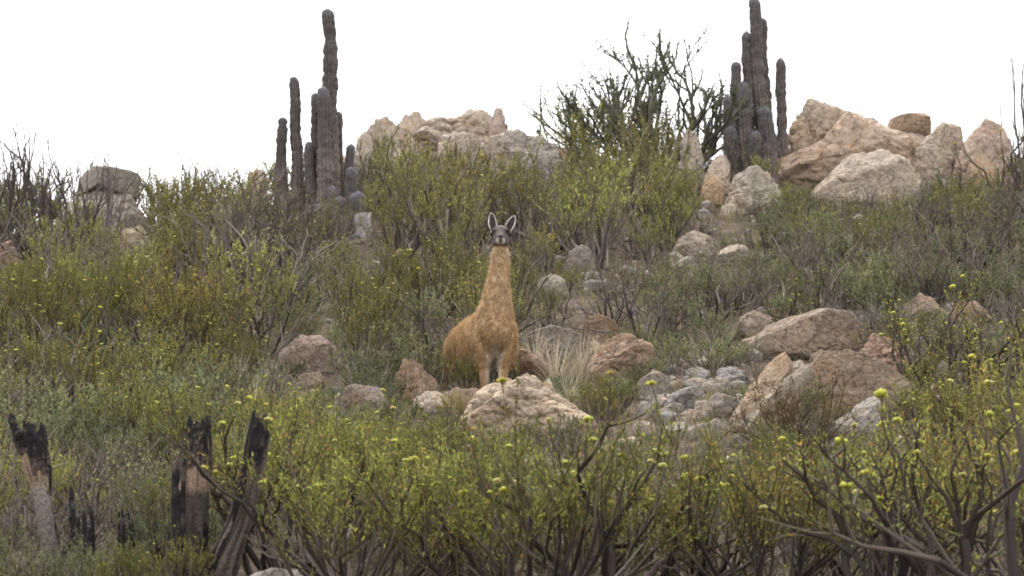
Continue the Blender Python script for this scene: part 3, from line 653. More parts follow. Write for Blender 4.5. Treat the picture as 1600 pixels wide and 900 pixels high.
# forelegs
loft(gV, gF, [(-.165, .10, .62, .085, .12), (-.175, .08, .46, .078, .098), (-.172, .06, .30, .062, .07), (-.165, .05, .15, .046, .05), (-.16, .055, .0, .036, .038), (-.158, .05, -.10, .04, .044)], n=20, m=14)
loft(gV, gF, [(.075, .07, .62, .085, .12), (.080, .05, .46, .078, .098), (.040, .02, .30, .062, .070), (.018, .0, .15, .045, .048), (-.01, -.01, .0, .036, .038), (-.02, -.02, -.10, .04, .044)], n=20, m=14)
# hind legs: thigh, knee forward, hock back, shank
for dx in (-.15, .14):
    hx = -.35 + dx
    loft(gV, gF, [(hx + .03, .86, .70, .10, .17), (hx, .86, .54, .09, .15), (hx, .80, .42, .075, .10), (hx - .01, .90, .26, .045, .055), (hx - .01, .95, .20, .038, .042), (hx - .01, .90, .04, .032, .035), (hx - .01, .88, -.02, .036, .045)], n=22, m=14)
# tail
loft(gV, gF, [(-.42, 1.08, .74, .05, .05), (-.44, 1.16, .66, .045, .045), (-.44, 1.17, .54, .035, .03)], n=8, m=10)
gm = bpy.data.meshes.new('body'); gm.from_pydata(np.concatenate(gV).tolist(), [], [list(map(int, f)) for f in gF])
tmp = bpy.data.objects.new('tmp', gm); col.objects.link(tmp)
md = tmp.modifiers.new('r', 'REMESH'); md.mode = 'VOXEL'; md.voxel_size = .0125; md.use_smooth_shade = True
ms = tmp.modifiers.new('s', 'SMOOTH'); ms.factor = .5; ms.iterations = 7
dg = bpy.context.evaluated_depsgraph_get(); dg.update()
body = bpy.data.meshes.new_from_object(tmp.evaluated_get(dg)); body.name = 'body'
bpy.data.objects.remove(tmp)
def coat_colour(P, Nn):
    x, y, z = P[:, 0], P[:, 1], P[:, 2]
    nz = fbm(P * 9, 3)
    taw = np.array([.375, .25, .13]); pale = np.array([.48, .355, .215]); rust = np.array([.245, .148, .075]); white = np.array([.62, .56, .47]); grey = np.array([.085, .068, .062]); black = np.array([.014, .012, .012])
    C = np.tile(taw, (len(P), 1))
    def mixin(c, f): C[:] = C * (1 - f[:, None]) + c * f[:, None]
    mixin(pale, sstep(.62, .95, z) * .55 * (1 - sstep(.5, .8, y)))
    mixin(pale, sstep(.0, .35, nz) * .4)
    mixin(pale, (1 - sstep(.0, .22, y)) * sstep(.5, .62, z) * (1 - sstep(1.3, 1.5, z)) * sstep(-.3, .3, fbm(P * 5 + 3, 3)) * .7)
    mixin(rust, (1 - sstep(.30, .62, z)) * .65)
    mixin(rust, sstep(.35, .7, y) * .25)
    # white belly, inner legs and chest floor
    mixin(white, sstep(.35, .8, -Nn[:, 2]) * (1 - sstep(.42, .58, z)) * sstep(.2, .36, z) * .4)
    inner = sstep(.25, .7, Nn[:, 0] * -np.sign(x + .06)) * (1 - sstep(.42, .52, z)) * (y < .3)
    mixin(white, inner * .5)
    mixin(white, (1 - sstep(.35, .9, np.abs(x + .06) / .07 + 0 * x)) * (1 - sstep(.44, .54, z)) * sstep(.30, .40, z) * (y < .3) * .5)
    mixin(white, sstep(.80, 1.0, np.abs(Nn[:, 0])) * sstep(1.35, 1.5, z) * (1 - sstep(1.56, 1.60, z)) * .6)
    mixin(white, sstep(.3, .8, Nn[:, 1]) * sstep(1.3, 1.5, z) * .4)
    # grey face with pale lips, dark nose and eye patches
    face = sstep(1.515, 1.545, z + .35 * np.clip(-y, 0, .25) * 0) * (1 - sstep(-.01, .05, y + .12 * (z - 1.6)))
    mixin(grey * 1.3, face)
    mixin(np.array([.26, .22, .19]), face * sstep(1.72, 1.755, z) * .5)
    mixin(np.array([.15, .12, .105]), face * (np.abs(x) < .035) * sstep(1.60, 1.62, z) * (1 - sstep(1.64, 1.68, z)) * .7)
    for sx in (-1, 1):
        e = np.exp(-(((x - sx * .076) / .036) ** 2 + ((z - 1.667) / .028) ** 2 + ((y + .08) / .12) ** 2)); mixin(black, np.clip(e * 2.2, 0, 1))
        e = np.exp(-(((x - sx * .034) / .02) ** 2 + ((z - 1.548) / .028) ** 2)) * (y < -.14); mixin(white * .6, np.clip(e * 1.0, 0, 1))
    e = np.exp(-((x / .034) ** 2 + ((z - 1.593) / .016) ** 2)) * (y < -.19); mixin(black, np.clip(e * 1.5, 0, 1))
    e = np.exp(-((x / .012) ** 2 + ((z - 1.55) / .03) ** 2)) * (y < -.19); mixin(black, np.clip(e * 1.1, 0, 1))
    return C * (1 + .16 * nz[:, None])
nv = len(body.vertices); BV = np.empty(nv * 3, np.float32); body.vertices.foreach_get('co', BV); BV = BV.reshape(-1, 3).astype(float)
BN = np.array([v.vector[:] for v in body.vertex_normals])
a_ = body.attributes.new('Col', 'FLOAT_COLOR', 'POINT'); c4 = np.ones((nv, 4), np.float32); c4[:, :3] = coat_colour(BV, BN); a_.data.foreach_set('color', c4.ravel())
G0 = at(782, 618, 40.0)
guan = bpy.data.objects.new('guanaco', None); col.objects.link(guan); guan.location = G0; guan.scale = (1.04,) * 3
tag(guan, 'tawny guanaco with grey face standing alert behind the cream rock', 'guanaco')
body.materials.append(M_COAT); body.polygons.foreach_set('use_smooth', np.ones(len(body.polygons), bool))
obj('body', body, None, guan)
def fur(n, seed):
    rng = np.random.RandomState(seed)
    body.calc_loop_triangles(); tr = np.array([t.vertices[:] for t in body.loop_triangles])
    A, B, Cc = BV[tr[:, 0]], BV[tr[:, 1]], BV[tr[:, 2]]; nn = np.cross(B - A, Cc - A); ar = np.linalg.norm(nn, axis=1); nn /= ar[:, None] + 1e-12
    k = rng.choice(len(tr), n, p=ar / ar.sum()); u, v = rng.rand(n, 1), rng.rand(n, 1); fl = (u + v) > 1; u, v = np.where(fl, 1 - u, u), np.where(fl, 1 - v, v)
    P = A[k] + (B[k] - A[k]) * u + (Cc[k] - A[k]) * v; Nn = nn[k]
    z, y = P[:, 2], P[:, 1]
    ln = np.where(z > 1.5, .010, np.where(z < .28, .014, .042)) * rng.uniform(.5, 1.4, n)
    flow = np.tile(np.array([0, .15, -1.0]), (n, 1)); flow[z > 1.5] = [0, .8, .1]
    flow = flow - Nn * np.sum(flow * Nn, 1)[:, None] + rng.normal(0, .35, (n, 3))
    clump = np.stack([perlin(P * 22 + 5), perlin(P * 22 + 50), perlin(P * 22 + 90)], 1) * 1.7
    D = Nn * .55 + flow * .8 + clump; D /= np.linalg.norm(D, axis=1)[:, None]
    W = np.cross(D, rng.normal(size=(n, 3))); W /= np.linalg.norm(W, axis=1)[:, None]; W *= .0021
    P = P - Nn * .004
    V = np.stack([P - W, P + W, P + D * ln[:, None]], 1).reshape(-1, 3)
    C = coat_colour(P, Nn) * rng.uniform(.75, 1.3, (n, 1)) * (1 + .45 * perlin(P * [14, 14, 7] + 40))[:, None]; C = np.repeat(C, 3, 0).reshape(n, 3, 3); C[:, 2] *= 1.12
    return mesh('coat_hair', V, [np.arange(3 * n).reshape(n, 3)], C.reshape(-1, 3))
tag(obj('coat_hair', fur(90000, 4), M_FUR, guan), 'woolly tawny hair of the coat', kind='stuff')
def ear_mesh(sx, tip):
    base = np.array([sx * .072, .01, 1.72]); tip = np.array(tip); ax_ = tip - base; L = np.linalg.norm(ax_); ax_ /= L
    fwd = np.array([sx * .15, -1, .12]); fwd -= ax_ * (fwd @ ax_); fwd = unit(fwd); lat = np.cross(fwd, ax_)
    nu, nw = 15, 11; V, C = [], []
    for layer in (0, 1):
        for i in range(nu):
            t = i / (nu - 1); wd = .046 * (math.sin(math.pi * (t * .80 + .16)) ** .8) * (1 if t < .97 else .5)
            for j in range(nw):
                q = j / (nw - 1) * 2 - 1
                P = base + ax_ * (t * L - .02) + lat * wd * q + fwd * (.026 * q * q * math.sin(math.pi * min(1, t + .15)) - .012) - fwd * (.010 * (1 - q * q) + .002) * layer
                V.append(P)
                edge = max(sstep(.62, .95, abs(q)), sstep(.88, 1, t))
                inn = np.array([.05, .042, .04]) * (1 + .8 * sstep(.5, 0, abs(q - .1)) * 0); rim = np.array([.66, .62, .54])
                C.append((inn * (1 - edge) + rim * edge) if layer == 0 else np.array([.30, .22, .15]))
    Fc = []
    for layer in (0, 1):
        o = layer * nu * nw
        for i in range(nu - 1):
            for j in range(nw - 1):
                f = (o + i * nw + j, o + i * nw + j + 1, o + (i + 1) * nw + j + 1, o + (i + 1) * nw + j); Fc.append(f if layer else f[::-1])
    for i in range(nu - 1):
        for j in (0, nw - 1): Fc.append((i * nw + j, (i + 1) * nw + j, nu * nw + (i + 1) * nw + j, nu * nw + i * nw + j))
    for j in range(nw - 1):
        a = (nu - 1) * nw + j; Fc.append((a, a + 1, nu * nw + a + 1, nu * nw + a))
    return mesh('ear', np.array(V), [np.array(Fc)], np.array(C), True)
obj('ear', ear_mesh(-1, (-.10, .0, 1.925)), M_COAT, guan); obj('ear', ear_mesh(1, (.155, .0, 1.89)), M_COAT, guan)
for sx in (-1, 1):
    D, Fc = ICO[3]; obj('eye', mesh('eye', D * np.array([.017, .022, .019]) + [sx * .088, -.075, 1.664], [Fc], smooth=True), m_eye, guan)

# ------------------------------------------------------------------ columnar cacti
def column_mesh(rng, h, r, lean, ribs=11, base=(.20, .155, .125), top=(.095, .082, .078)):
    nz = max(14, int(h / .028)); nt_ = ribs * 4; z = np.linspace(0, h, nz); th = np.linspace(0, 2 * math.pi, nt_, endpoint=False)
    o = rng.uniform(0, 99)
    ring = 1 + .2 * perlin(np.stack([z * 3.1, z * 0 + o, z * 0], 1)) + .26 * perlin(np.stack([z * 9, z * 0 + o, z * 0 + 5], 1))
    ring = ring - .09 * np.exp(-((((z + o * .1) % .27) - .135) / .028) ** 2)
    tap = (1.22 - .36 * z / h) * np.sqrt(np.clip(1 - ((z - (h - r * 1.3)).clip(0) / (r * 1.3)) ** 2, .01, 1))
    rr = r * ring * tap
    Z, TH = np.meshgrid(z, th, indexing='ij'); prof = 1 + .19 * (np.abs(np.cos(TH * ribs / 2)) * 2 - 1)
    P0 = np.stack([np.cos(TH).ravel() * 1.5 + o, np.sin(TH).ravel() * 1.5, Z.ravel() * 16], 1)
    RR = rr[:, None] * prof * (1 + .26 * perlin(P0).reshape(Z.shape))
    cx = lean[0] * (z / h) ** 1.2 + .075 * (z / h) * perlin(np.stack([z * 1.5, z * 0 + o + 3, z * 0], 1)); cy = lean[1] * (z / h)
    V = np.stack([cx[:, None] + RR * np.cos(TH), cy[:, None] + RR * np.sin(TH), Z], -1).reshape(-1, 3)
    i = np.arange(nz - 1)[:, None] * nt_; j = np.arange(nt_)[None]; j2 = (j + 1) % nt_
    Fc = np.stack([i + j, i + j2, i + nt_ + j2, i + nt_ + j], -1).reshape(-1, 4)
    t = np.clip(Z.ravel() / h * 1.4, 0, 1)[:, None]
    C = np.array(base) * (1 - t) + np.array(top) * t
    C = C * (1 + .5 * perlin(P0 * .5 + 7))[:, None]
    cap = sstep(h - r * 2.5, h, Z.ravel())[:, None]; C = C * (1 - cap) + np.array([.13, .125, .135]) * cap
    me = mesh('column', V, [Fc, np.arange((nz - 1) * nt_, nz * nt_).reshape(1, -1)], C, True)
    # spines on the rib crests
    SP, SC = [], []
    for k in range(ribs):
        a = k * 2 * math.pi / ribs
        zz = np.arange(.05, h, .045) + rng.uniform(-.01, .01, len(np.arange(.05, h, .045)))
        for q in zz:
            b = np.array([np.interp(q, z, cx) + np.interp(q, z, rr) * 1.1 * math.cos(a), np.interp(q, z, cy) + np.interp(q, z, rr) * 1.1 * math.sin(a), q])
            for s_ in range(2):
                d = unit(np.array([math.cos(a), math.sin(a), .1]) + rng.normal(0, .5, 3)); wv = unit(np.cross(d, rng.normal(size=3))) * .003
                SP += [b - wv, b + wv, b + d * rng.uniform(.025, .075)]; SC += [np.array([.15, .135, .125]) * rng.uniform(.5, 1.2)] * 3
    sp = mesh('spines', np.array(SP), [np.arange(len(SP)).reshape(-1, 3)], np.array(SC))
    return me, sp
def cactus(label, d, cols, seed, cat='cactus', group=None):
    rng = np.random.RandomState(seed)
    bx = np.mean([c[0] for c in cols]); p0 = at(bx, 300, d)
    e = bpy.data.objects.new('columnar_cactus', None); col.objects.link(e); e.location = (p0[0], d, tz(p0[0], d))
    tag(e, label, cat, group)
    for k, (b, t, row, rpx, *dd) in enumerate(cols):
        dk = d + (dd[0] if dd else rng.uniform(-.12, .12)); base = at(b, 300, dk); bz = tz(base[0], dk) - .1; tp = at(t, row, dk)
        h = tp[2] - bz; ln = (tp[0] - base[0], rng.uniform(-.05, .05))
        me, sp = column_mesh(rng, h, rpx * d / F, ln)
        o = obj('column', me, M_CACTUS, e, (base[0] - p0[0], dk - d, bz - e.location[2]))
        s_ = obj('spines', sp, M_STEM, o); s_['kind'] = 'stuff'
    FOOT.append((p0[0], d, max(.12, (max(c[0] for c in cols) - min(c[0] for c in cols)) * d / F / 2), .15))
    return e
cactus('tallest cactus clump with many dark columns on the ridge', 54.6, [(521, 513, 14, 10.5, .05), (511, 506, 134, 11.5, -.15), (501, 492, 144, 8.5, .1), (524, 531, 175, 6, .2), (492, 481, 221, 7.5, 0), (541, 547, 225, 8, .15), (522, 523, 290, 9, -.5), (499, 497, 318, 10, -.75), (532, 529, 306, 11, -.7), (545, 547, 262, 9, -.35), (512, 511, 338, 11, -1.0)], 1)
cactus('shortest slim single cactus column beside the tallest clump', 55.0, [(443, 440, 184, 8)], 2)
cactus('slim single cactus column between the short column and the tallest clump', 55.0, [(467, 460, 119, 8)], 3)
st = cactus('stubby grey cactus regrowing on a pale dead trunk', 53.6, [(561, 561, 299, 13)], 4)
cactus('dark cactus clump beside the blocky boulder on the ridge', 57.8, [(1196, 1177, -4, 9.5, .1), (1203, 1189, 28, 8, .25), (1176, 1166, 49, 7.5, .1), (1158, 1149, 96, 8, 0), (1150, 1136, 150, 10, -.1), (1172, 1160, 128, 12, -.1), (1207, 1192, 165, 12, -.2), (1143, 1142, 196, 10, -.2), (1186, 1180, 205, 11, -.25), (1216, 1212, 214, 9, -.1)], 5)
cactus('lone slim cactus column between the dark clump and blocky boulder', 57.9, [(1226, 1219, 91, 7.5)], 6)
T = Tubes()     # pale dead trunk of the stubby cactus
pz = at(566, 345, 53.3); bz = tz(pz[0], 53.3)
T.add([(0, 0, -.1), (.02, 0, .12), (.0, .02, .25), (-.02, .03, .34)], [.15, .12, .13, .10], 9, (.30, .27, .255))
T.add([(.06, -.02, -.1), (.10, -.03, .12), (.08, -.02, .26), (.12, 0, .36)], [.07, .06, .05, .02], 7, (.36, .33, .315))
o = obj('trunk', T.mesh('trunk'), M_CHAR, st); o.location = (pz[0] - st.location[0], 53.3 - st.location[1], bz - st.location[2])
tag(o, 'pale grey dead wood')

# ------------------------------------------------------------------ charred stumps
def stump(label, d, path, seed, ribs, core=(0, .8), trunk=None, core_c=(.22, .155, .105), black=(.014, .0125, .0125), rib_r=.19, core_r=.86, tan=(.45, .66), dark_c=(.06, .048, .041)):
    """path: rows of (px, py, halfwidth px) from bottom to top; ribs: (angle0, angle1, count, bottom0, bottom1, top0, top1)"""
    rng = np.random.RandomState(seed); k = np.array(path, float)
    W = np.array([at(a, b, d) for a, b, c in k]); hw = k[:, 2] * d / F
    root = np.array([W[0][0], d, tz(W[0][0], d)])
    e = bpy.data.objects.new('charred_stump', None); col.objects.link(e); e.location = root; tag(e, label, 'stump')
    def pos(t):
        q = t * (len(k) - 1); return np.array([np.interp(q, np.arange(len(k)), W[:, i]) for i in range(3)]), np.interp(q, np.arange(len(k)), hw)
    for a0, a1, n, b0, b1, t0, t1 in ribs:
        for i in range(n):
            a = a0 + (a1 - a0) * i / max(1, n - 1); top = rng.uniform(t0, t1); bot = rng.uniform(b0, b1)
            tt = np.linspace(bot, top, 16); P, rr = [], []
            for j, t in enumerate(tt):
                c, w_ = pos(t); P.append(c + np.array([math.cos(a), -math.sin(a) * .85, 0]) * w_ * (.84 + .018 * rng.normal()) - root)
                rr.append(w_ * rib_r * rng.uniform(.9, 1.1) * (1 if 0 < j < 14 else .8 if j == 14 else .45))
            Tb = Tubes(); cc = np.array([np.array(black) * rng.uniform(.6, 1.6) if rng.rand() < .94 else np.array([.06, .05, .04]) for _ in tt])
            if b0 > .15:
                for q in range(6): cc[q] = cc[q] * (q / 6) + np.array([.12, .09, .07]) * (1 - q / 6) * rng.uniform(.5, 1.1)
            Tb.add(P, rr, 5, cc); obj('charred_rib', Tb.mesh('charred_rib', False), M_CHAR, e)
    tt = np.linspace(core[0], core[1], 40); nth = 40; th = np.arange(nth) * 2 * math.pi / nth; V, C = [], []
    for q, t in enumerate(tt):
        c, w_ = pos(t); S_ = np.stack([np.cos(th) * 3 + seed * 9, np.sin(th) * 3, np.full(nth, t * 3.0)], 1)
        nzr = perlin(S_) ; fine = perlin(S_ * [3, 3, 1.5] + 20); rad = w_ * core_r * (1 + .10 * np.cos(9 * th) + .22 * nzr + .12 * fine) * (1 if q < 38 else .8 if q == 38 else .4)
        V.append(c - root + np.stack([np.cos(th) * rad, np.sin(th) * rad * .85, .05 * nzr], 1))
        tanf = sstep(tan[0], tan[0] + .06, t) * (1 - sstep(tan[1] - .06, tan[1], t)); f = np.clip(tanf + .9 * nzr + .8 * fine - .1, 0, 1)[:, None]
        C.append(np.array(core_c) * f * (1 + .5 * fine[:, None]) + np.array(dark_c) * (1 - f) * (1 + 1.2 * nzr[:, None]))
    ia = np.arange(39)[:, None] * nth; ja = np.arange(nth)[None]; jb = (ja + 1) % nth
    obj('core', mesh('core', np.concatenate(V), [np.stack([ia + ja, ia + jb, ia + nth + jb, ia + nth + ja], -1).reshape(-1, 4)], np.clip(np.concatenate(C), .005, 1)), M_CHAR, e)
    if trunk:
        Tb = Tubes(); P = [at(a, b, d) - root for a, b, c in trunk]; Tb.add(P, [c * d / F for a, b, c in trunk], 10, np.array([np.array([.18, .152, .132]) * rng.uniform(.6, 1.2) for _ in trunk])); obj('trunk', Tb.mesh('trunk'), M_CHAR, e)
    FOOT.append((root[0], d, .22, .22))
stump('charred cactus stump split like a claw on a pale trunk', 29.6, [(66, 772, 15), (57, 735, 24), (50, 700, 25), (40, 645, 31)], 1, [(.2, 1.7, 9, .2, .5, .78, .90), (2.6, 2.9, 2, .5, .6, .95, 1.0), (1.9, 2.3, 2, .55, .6, .75, .85), (-.6, .1, 3, .0, .1, .75, .9)], core=(0, .68), core_c=(.23, .165, .11), tan=(.0, .6), dark_c=(.05, .04, .035),
      trunk=[(80, 900, 17), (76, 850, 14), (68, 800, 13), (62, 755, 14)])
stump('thick upright charred stump with exposed tan wood', 29.3, [(296, 905, 28), (297, 850, 28), (298, 790, 31), (300, 735, 32), (308, 690, 23), (311, 650, 19)], 2, [(2.0, 4.0, 8, 0, .05, .62, .74), (.0, 2.6, 13, .54, .70, .90, 1.0), (-1.2, -.2, 4, .5, .6, .85, .98), (-.2, .9, 4, 0, .05, .2, .4)], core=(0, .90), core_c=(.25, .175, .125), core_r=.88, tan=(.44, .64))
stump('leaning charred stump curved like a horn', 29.2, [(342, 905, 27), (352, 872, 25), (372, 825, 21), (388, 770, 19), (399, 710, 19), (413, 632, 18)], 3, [(2.1, 3.9, 7, 0, .05, .93, 1.0), (.6, 1.8, 4, .6, .8, .9, 1.0)], core=(0, .96), core_c=(.14, .115, .09), rib_r=.22, core_r=.92, tan=(0, .0), dark_c=(.085, .068, .055))
stump('short jagged charred stump beside the claw shaped stump', 29.5, [(132, 905, 16), (130, 850, 19), (128, 810, 20), (122, 758, 14)], 4, [(.2, 2.9, 6, 0, .3, .5, .8), (2.4, 3.2, 2, 0, .2, .85, 1.0), (3.4, 6, 4, 0, .2, .4, .7)], core=(0, .6), core_c=(.05, .042, .038))
stump('smallest charred stump between the short and the upright stumps', 29.9, [(198, 905, 14), (197, 860, 14), (196, 830, 14), (195, 788, 13)], 5, [(0, 6, 8, 0, .2, .7, 1.0)], core=(0, .8), core_c=(.04, .034, .032))

# ------------------------------------------------------------------ single plants set by hand
def place_px(kind, px, row_base, top_row, label, group=None, v=None, flat=1.0, d=None, cat='shrub', seed=0, rot=None):
    rng = np.random.RandomState(seed + 500 + int(px)); d = d or ground_hit(px, row_base); x = at(px, row_base, d)[0]
    h = at(px, top_row, d)[2] - tz(x, d)
    e = place(kind, x, d, max(.15, h), label, group, rng, v, flat, cat, rot); taken.append((x, d, .4)); return e
taken = []
place_px('branching_succulent', 1030, 300, 66, 'big dark many branched succulent shrub on the skyline', d=58.9, flat=1.25, rot=2.0, cat='shrub')
place_px('sage_shrub', 1040, 556, 512, 'round sage bush above the orange tan boulder', flat=1.1)
place_px('sage_shrub', 1112, 584, 522, 'widest sage bush directly above the stone jumble', flat=1.3)
place_px('sage_shrub', 1155, 572, 530, 'sage bush between the widest sage bush and lichen boulder', flat=1.2)
place_px('sage_shrub', 1008, 600, 556, 'small sage bush between orange tan boulder and stone jumble')
place_px('cushion_shrub', 1222, 492, 455, 'bright green cushion plant above the lichen boulder')
place_px('cushion_shrub', 1262, 470, 440, 'bright green cushion plant uphill of the lichen boulder')
place_px('dead_cushion', 1366, 528, 462, 'round grey dead cushion bush behind the broad lichen boulder', flat=1.2)
place_px('brown_cushion', 1246, 700, 592, 'small brown dead bush in front of the tilted grey slab', d=36.2, flat=.85)
place_px('thorny_shrub', 1590, 330, 200, 'dark bush rising past the pinkish end boulder', d=55.2, flat=.9, v=1)
place_px('sage_shrub', 250, 612, 520, 'biggest grey green sage bush on the flowering slope', flat=1.2)
place_px('sage_shrub', 185, 600, 535, 'sage bush beside the biggest sage bush on the slope', flat=1.2)
place_px('flowering_shrub', 850, 965, 640, 'widest fan shaped shrub with thick black stems under the cream rock', d=27.6, flat=1.2, v=0)
place_px('thorny_shrub', 960, 960, 640, 'black stemmed shrub entwined with the widest fan shaped shrub', d=27.9, flat=1.1, v=1)
place_px('thorny_shrub', 1440, 985, 655, 'shrub with one long bent black branch below the brown boulder', d=26.6, flat=1.2, v=2)
place_px('thorny_shrub', 1590, 985, 600, 'tall black stemmed shrub at the edge of the thicket', d=26.6, flat=1.1, v=3)
place_px('flowering_shrub', 565, 965, 660, 'broad yellow green shrub next to the leaning charred stump', d=27.8, flat=1.15, v=2)
place_px('flowering_shrub', 1190, 965, 665, 'broad yellow green shrub downhill of the stone jumble', d=27.8, flat=1.15, v=3)
place_px('flowering_shrub', 705, 675, 612, 'small yellow tipped shrub growing in front of the low tan stone', d=37.9, v=4)
place_px('thorny_shrub', 1500, 640, 440, 'tall dark stemmed shrub beside the reddish split rock', flat=1.2, v=0)
place_px('olive_shrub', 985, 400, 258, 'biggest olive bush right below the dark succulent shrub', d=55.8, flat=1.15, v=1)
SAPL = [(20, 178, 54.0), (62, 158, 54.2), (92, 185, 54.5), (122, 205, 53.8), (165, 210, 54.0), (330, 262, 55.5), (-20, 215, 54.4), (1338, 128, 59.3), (1606, 10, 56.5), (1585, 205, 55.0), (700, 330, 53)]
for k, (px, row, d) in enumerate(SAPL):
    lb = ['bare dark sapling ' + q for q in ('in the twig thicket beside the pinkish stone', 'with tall thin forks beside the capped pale rock', 'close against the capped pale rock', 'with knobby top in front of the capped pale rock', 'leaning past the flat dark grey capstone', 'beside the small pale rock near the slim cactus columns', 'outermost in the twig thicket')] + ['thin bare twig rising behind the huge tan slab', 'tall bare twig bush past the end of the ridge outcrop', 'short dark bush at the end of the ridge outcrop', 'bare sapling in the olive bushes']
    place_px('bare_sapling', px, 400, row, lb[k], 'bare saplings on the skyline' if k < 7 else None, v=k % 4, d=d, flat=.6 if k == 7 else .42 if k == 8 else .8, cat='sapling', seed=k)

def grass_mesh(seed, n, L, spread, pal):
    rng = np.random.RandomState(seed); V, Fc, C = [], [], []
    for i in range(n):
        az = rng.uniform(0, 6.283); d = np.array([math.cos(az), math.sin(az), 0]); p = d * rng.uniform(0, .12) * spread; l = L * rng.uniform(.5, 1.15); t = rng.uniform(.1, 1.05)
        c = np.array(pal[rng.randint(len(pal))]) * rng.uniform(.7, 1.2); wv = np.cross(d, [0, 0, 1]) * .0048
        pts = [p + d * l * math.sin(t * q) * q * .9 + np.array([0, 0, l * q * math.cos(t * q)]) for q in (0, .35, .7, 1)]
        b = len(V)
        for q, P in enumerate(pts): s_ = (1, .9, .6, .12)[q]; V += [P - wv * s_, P + wv * s_]; C += [c, c]
        for q in range(3): Fc.append((b + 2 * q, b + 2 * q + 1, b + 2 * q + 3, b + 2 * q + 2))
    return mesh('blades', np.array(V), [np.array(Fc)], np.array(C))
STRAW = [(.46, .40, .28), (.38, .32, .22), (.52, .46, .34), (.30, .24, .16)]
GR = [grass_mesh(i, 95, .66, 1.0, STRAW) for i in range(3)]
for m_ in GR: m_.materials.append(M_GRASS)
for k, (px, rb, s_, lb) in enumerate([(868, 612, 1.0, 'straw coloured dry grass tuft beside the guanaco'), (905, 606, 1.0, 'straw coloured dry grass tuft leaning over the orange tan boulder'), (838, 590, .9, 'straw coloured dry grass tuft on the rusty brown rock'), (888, 640, .7, 'grey dry grass tuft behind the cream rock'),
        (375, 612, .75, 'small dry grass tuft with upright stalks on the slope'), (400, 640, .6, 'small dry grass tuft near the leaning charred stump'), (1098, 545, .4, 'short dry grass tuft above the stone jumble'), (930, 560, .5, 'short dry grass tuft by the dark brown block'), (1140, 470, .6, 'dry grass tuft below the grey cracked boulder'), (620, 480, .6, 'dry grass tuft on the slope behind the guanaco')]):
    d = ground_hit(px, rb); x = at(px, rb, d)[0]; e = bpy.data.objects.new('grass_tuft', None); col.objects.link(e); e.location = (x, d, tz(x, d) - .02); e.scale = (s_,) * 3; e.rotation_euler = (0, 0, k * 1.3)
    tag(e, lb, 'grass'); o = bpy.data.objects.new('blades', GR[k % 3]); col.objects.link(o); o.parent = e; o['kind'] = 'stuff'

# ------------------------------------------------------------------ scrub over the slope, every bush a thing of its own
LAND = [(o.location.x, o.location.y, o['label']) for o in list(col.objects) if o.parent is None and o.get('category') in ('rock', 'cactus', 'stump', 'guanaco') and 'group' not in o]
SHORT = {}
STOP = (' beside ', ' behind ', ' on ', ' below ', ' in ', ' under ', ' with ', ' poking', ' half ', ' at ', ' above ', ' atop', ' beneath', ' between ', ' forming', ' leaning on', ' leaning against', ' perched', ' sitting', ' balanced', ' overhanging', ' wedged', ' among ', ' amid ', ' glimpsed', ' ending', ' sloping', ' the guanaco', ' standing', ' regrowing', ' split like', ' curved')
for a, b, l in LAND:
    t = l
    for q in STOP:
        if q in t: t = t[:t.index(q)]
    SHORT[l] = t.strip()
NUM = {0: 'right', 1: 'one step', 2: 'two steps', 3: 'three steps', 4: 'four steps', 5: 'five steps', 6: 'six steps'}
USED = {}
def describe(kind, x, y, h, desc, group):
    size = 'ankle high' if h < .3 else 'knee high' if h < .55 else 'thigh high' if h < .8 else 'waist high' if h < 1.05 else 'chest high' if h < 1.3 else 'head high'
    near = sorted(LAND, key=lambda t: (t[0] - x) ** 2 + (t[1] - y) ** 2)[:6]; first = None
    for a, b, l in near:
        dist = math.hypot(a - x, b - y); st_ = NUM[min(6, int(dist / .7))]
        rel = 'uphill of' if y - b > abs(x - a) else 'downhill of' if b - y > abs(x - a) else 'beside' if st_ == 'right' else 'sideways from'
        lb = f'{size} {desc} {st_} {rel} the {SHORT[l]}'; first = first or lb
        if lb not in USED: USED[lb] = group; return lb, group
    return first, USED[first]
DESC = {'flowering_shrub': 'yellow green flowering shrub', 'olive_shrub': 'olive bush', 'dry_shrub': 'bare twiggy bush', 'sage_shrub': 'sage bush', 'thorny_shrub': 'black stemmed flowering shrub'}
rs = np.random.RandomState(42); cnt = {}
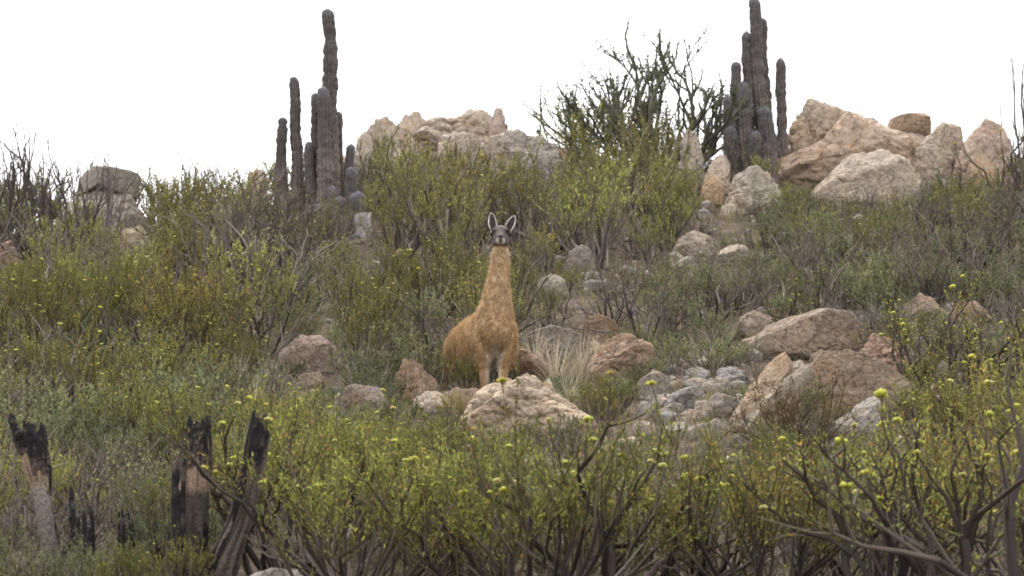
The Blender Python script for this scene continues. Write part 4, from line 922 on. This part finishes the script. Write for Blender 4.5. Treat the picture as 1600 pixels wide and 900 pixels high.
for tries in range(9000):
    y = 28.1 + 31.5 * rs.rand() ** .9; px = rs.uniform(-140, 1740); x = (px - 800) / F * y
    kind, h, lb = zone(px, y, rs)
    if 41 < y < 46.2 and 880 < px < 1430 and rs.rand() < .66: continue
    if any(abs(x - a) < c + .02 and abs(y - b) < d_ + .05 for a, b, c, d_ in FOOT): continue
    mind = {'flowering_shrub': .86, 'olive_shrub': .84, 'dry_shrub': .74, 'sage_shrub': .58, 'thorny_shrub': 1.0}[kind] * (.5 + .5 * h)
    if y > 49 and px < 1120: mind *= .74
    elif y > 46 and px >= 1120: mind *= .78
    elif y < 33: mind *= .86
    if any((x - a) ** 2 + (y - b) ** 2 < (mind * .5 + m_ * .5) ** 2 for a, b, m_ in taken): continue
    v = rs.randint(len(PROTO[kind])); wv, hv = WIDTH[kind][v]
    for shrink in (1, .72, .5):
        s = h * shrink / SPECS[kind]['H']
        if blocked(x, y, wv * s, hv * s) < .16: break
    else: continue
    taken.append((x, y, mind)); cnt[kind] = cnt.get(kind, 0) + 1
    lab, grp = describe(kind, x, y, h * shrink, DESC[kind], lb)
    place(kind, x, y, h * shrink, lab, grp, rs, v)
print('SHRUBS', len(taken), cnt)

# low dry undergrowth between the bushes
def undergrowth(n, seed):
    rng = np.random.RandomState(seed)
    Y = 25 + 35 * rng.rand(n) ** .9; X = rng.uniform(-1, 1, n) * (Y * .155 + 1)
    dens = perlin(np.stack([X * .9, Y * .9, Y * 0], 1)); bare = ((X > 1.0) & (X < 4.2) & (Y > 38.5) & (Y < 44.5)); keep = (dens > -.25 - .2 * rng.rand(n)) & ~(bare & (rng.rand(n) < .8))
    X, Y, dens = X[keep], Y[keep], dens[keep]; n = len(X); m = 9
    X = np.repeat(X, m) + rng.normal(0, .06, n * m); Y = np.repeat(Y, m) + rng.normal(0, .06, n * m); N_ = n * m
    hh = np.repeat(rng.gamma(3, .038, n) + .03, m) * rng.uniform(.5, 1.3, N_)
    P = np.stack([X, Y, terrain(X, Y) - .01], 1); D = rng.normal(0, .38, (N_, 3)); D[:, 2] = 1; D /= np.linalg.norm(D, axis=1)[:, None]
    W = np.cross(D, rng.normal(size=(N_, 3))); W /= np.linalg.norm(W, axis=1)[:, None]; W *= .0045
    mid = P + D * (hh * .55)[:, None]; tipp = mid + (D + rng.normal(0, .3, (N_, 3))) * (hh * .45)[:, None]
    V = np.stack([P - W * .7, P + W * .7, mid + W, tipp, mid - W], 1).reshape(-1, 3); b = np.arange(N_)[:, None] * 5
    pal = np.array([(.16, .135, .10), (.24, .195, .135), (.13, .135, .05), (.09, .07, .058), (.13, .135, .07), (.19, .175, .06)])
    C = pal[np.repeat(rng.choice(len(pal), n), m)] * rng.uniform(.6, 1.3, (N_, 1))
    return mesh('undergrowth', V, [np.hstack([b, b + 1, b + 2, b + 4]), np.hstack([b + 4, b + 2, b + 3])], np.repeat(C, 5, 0))
o = obj('undergrowth', undergrowth(8000, 9), M_GRASS)
tag(o, 'low dry grass and herbs between the bushes on the hillside', 'undergrowth', kind='stuff')
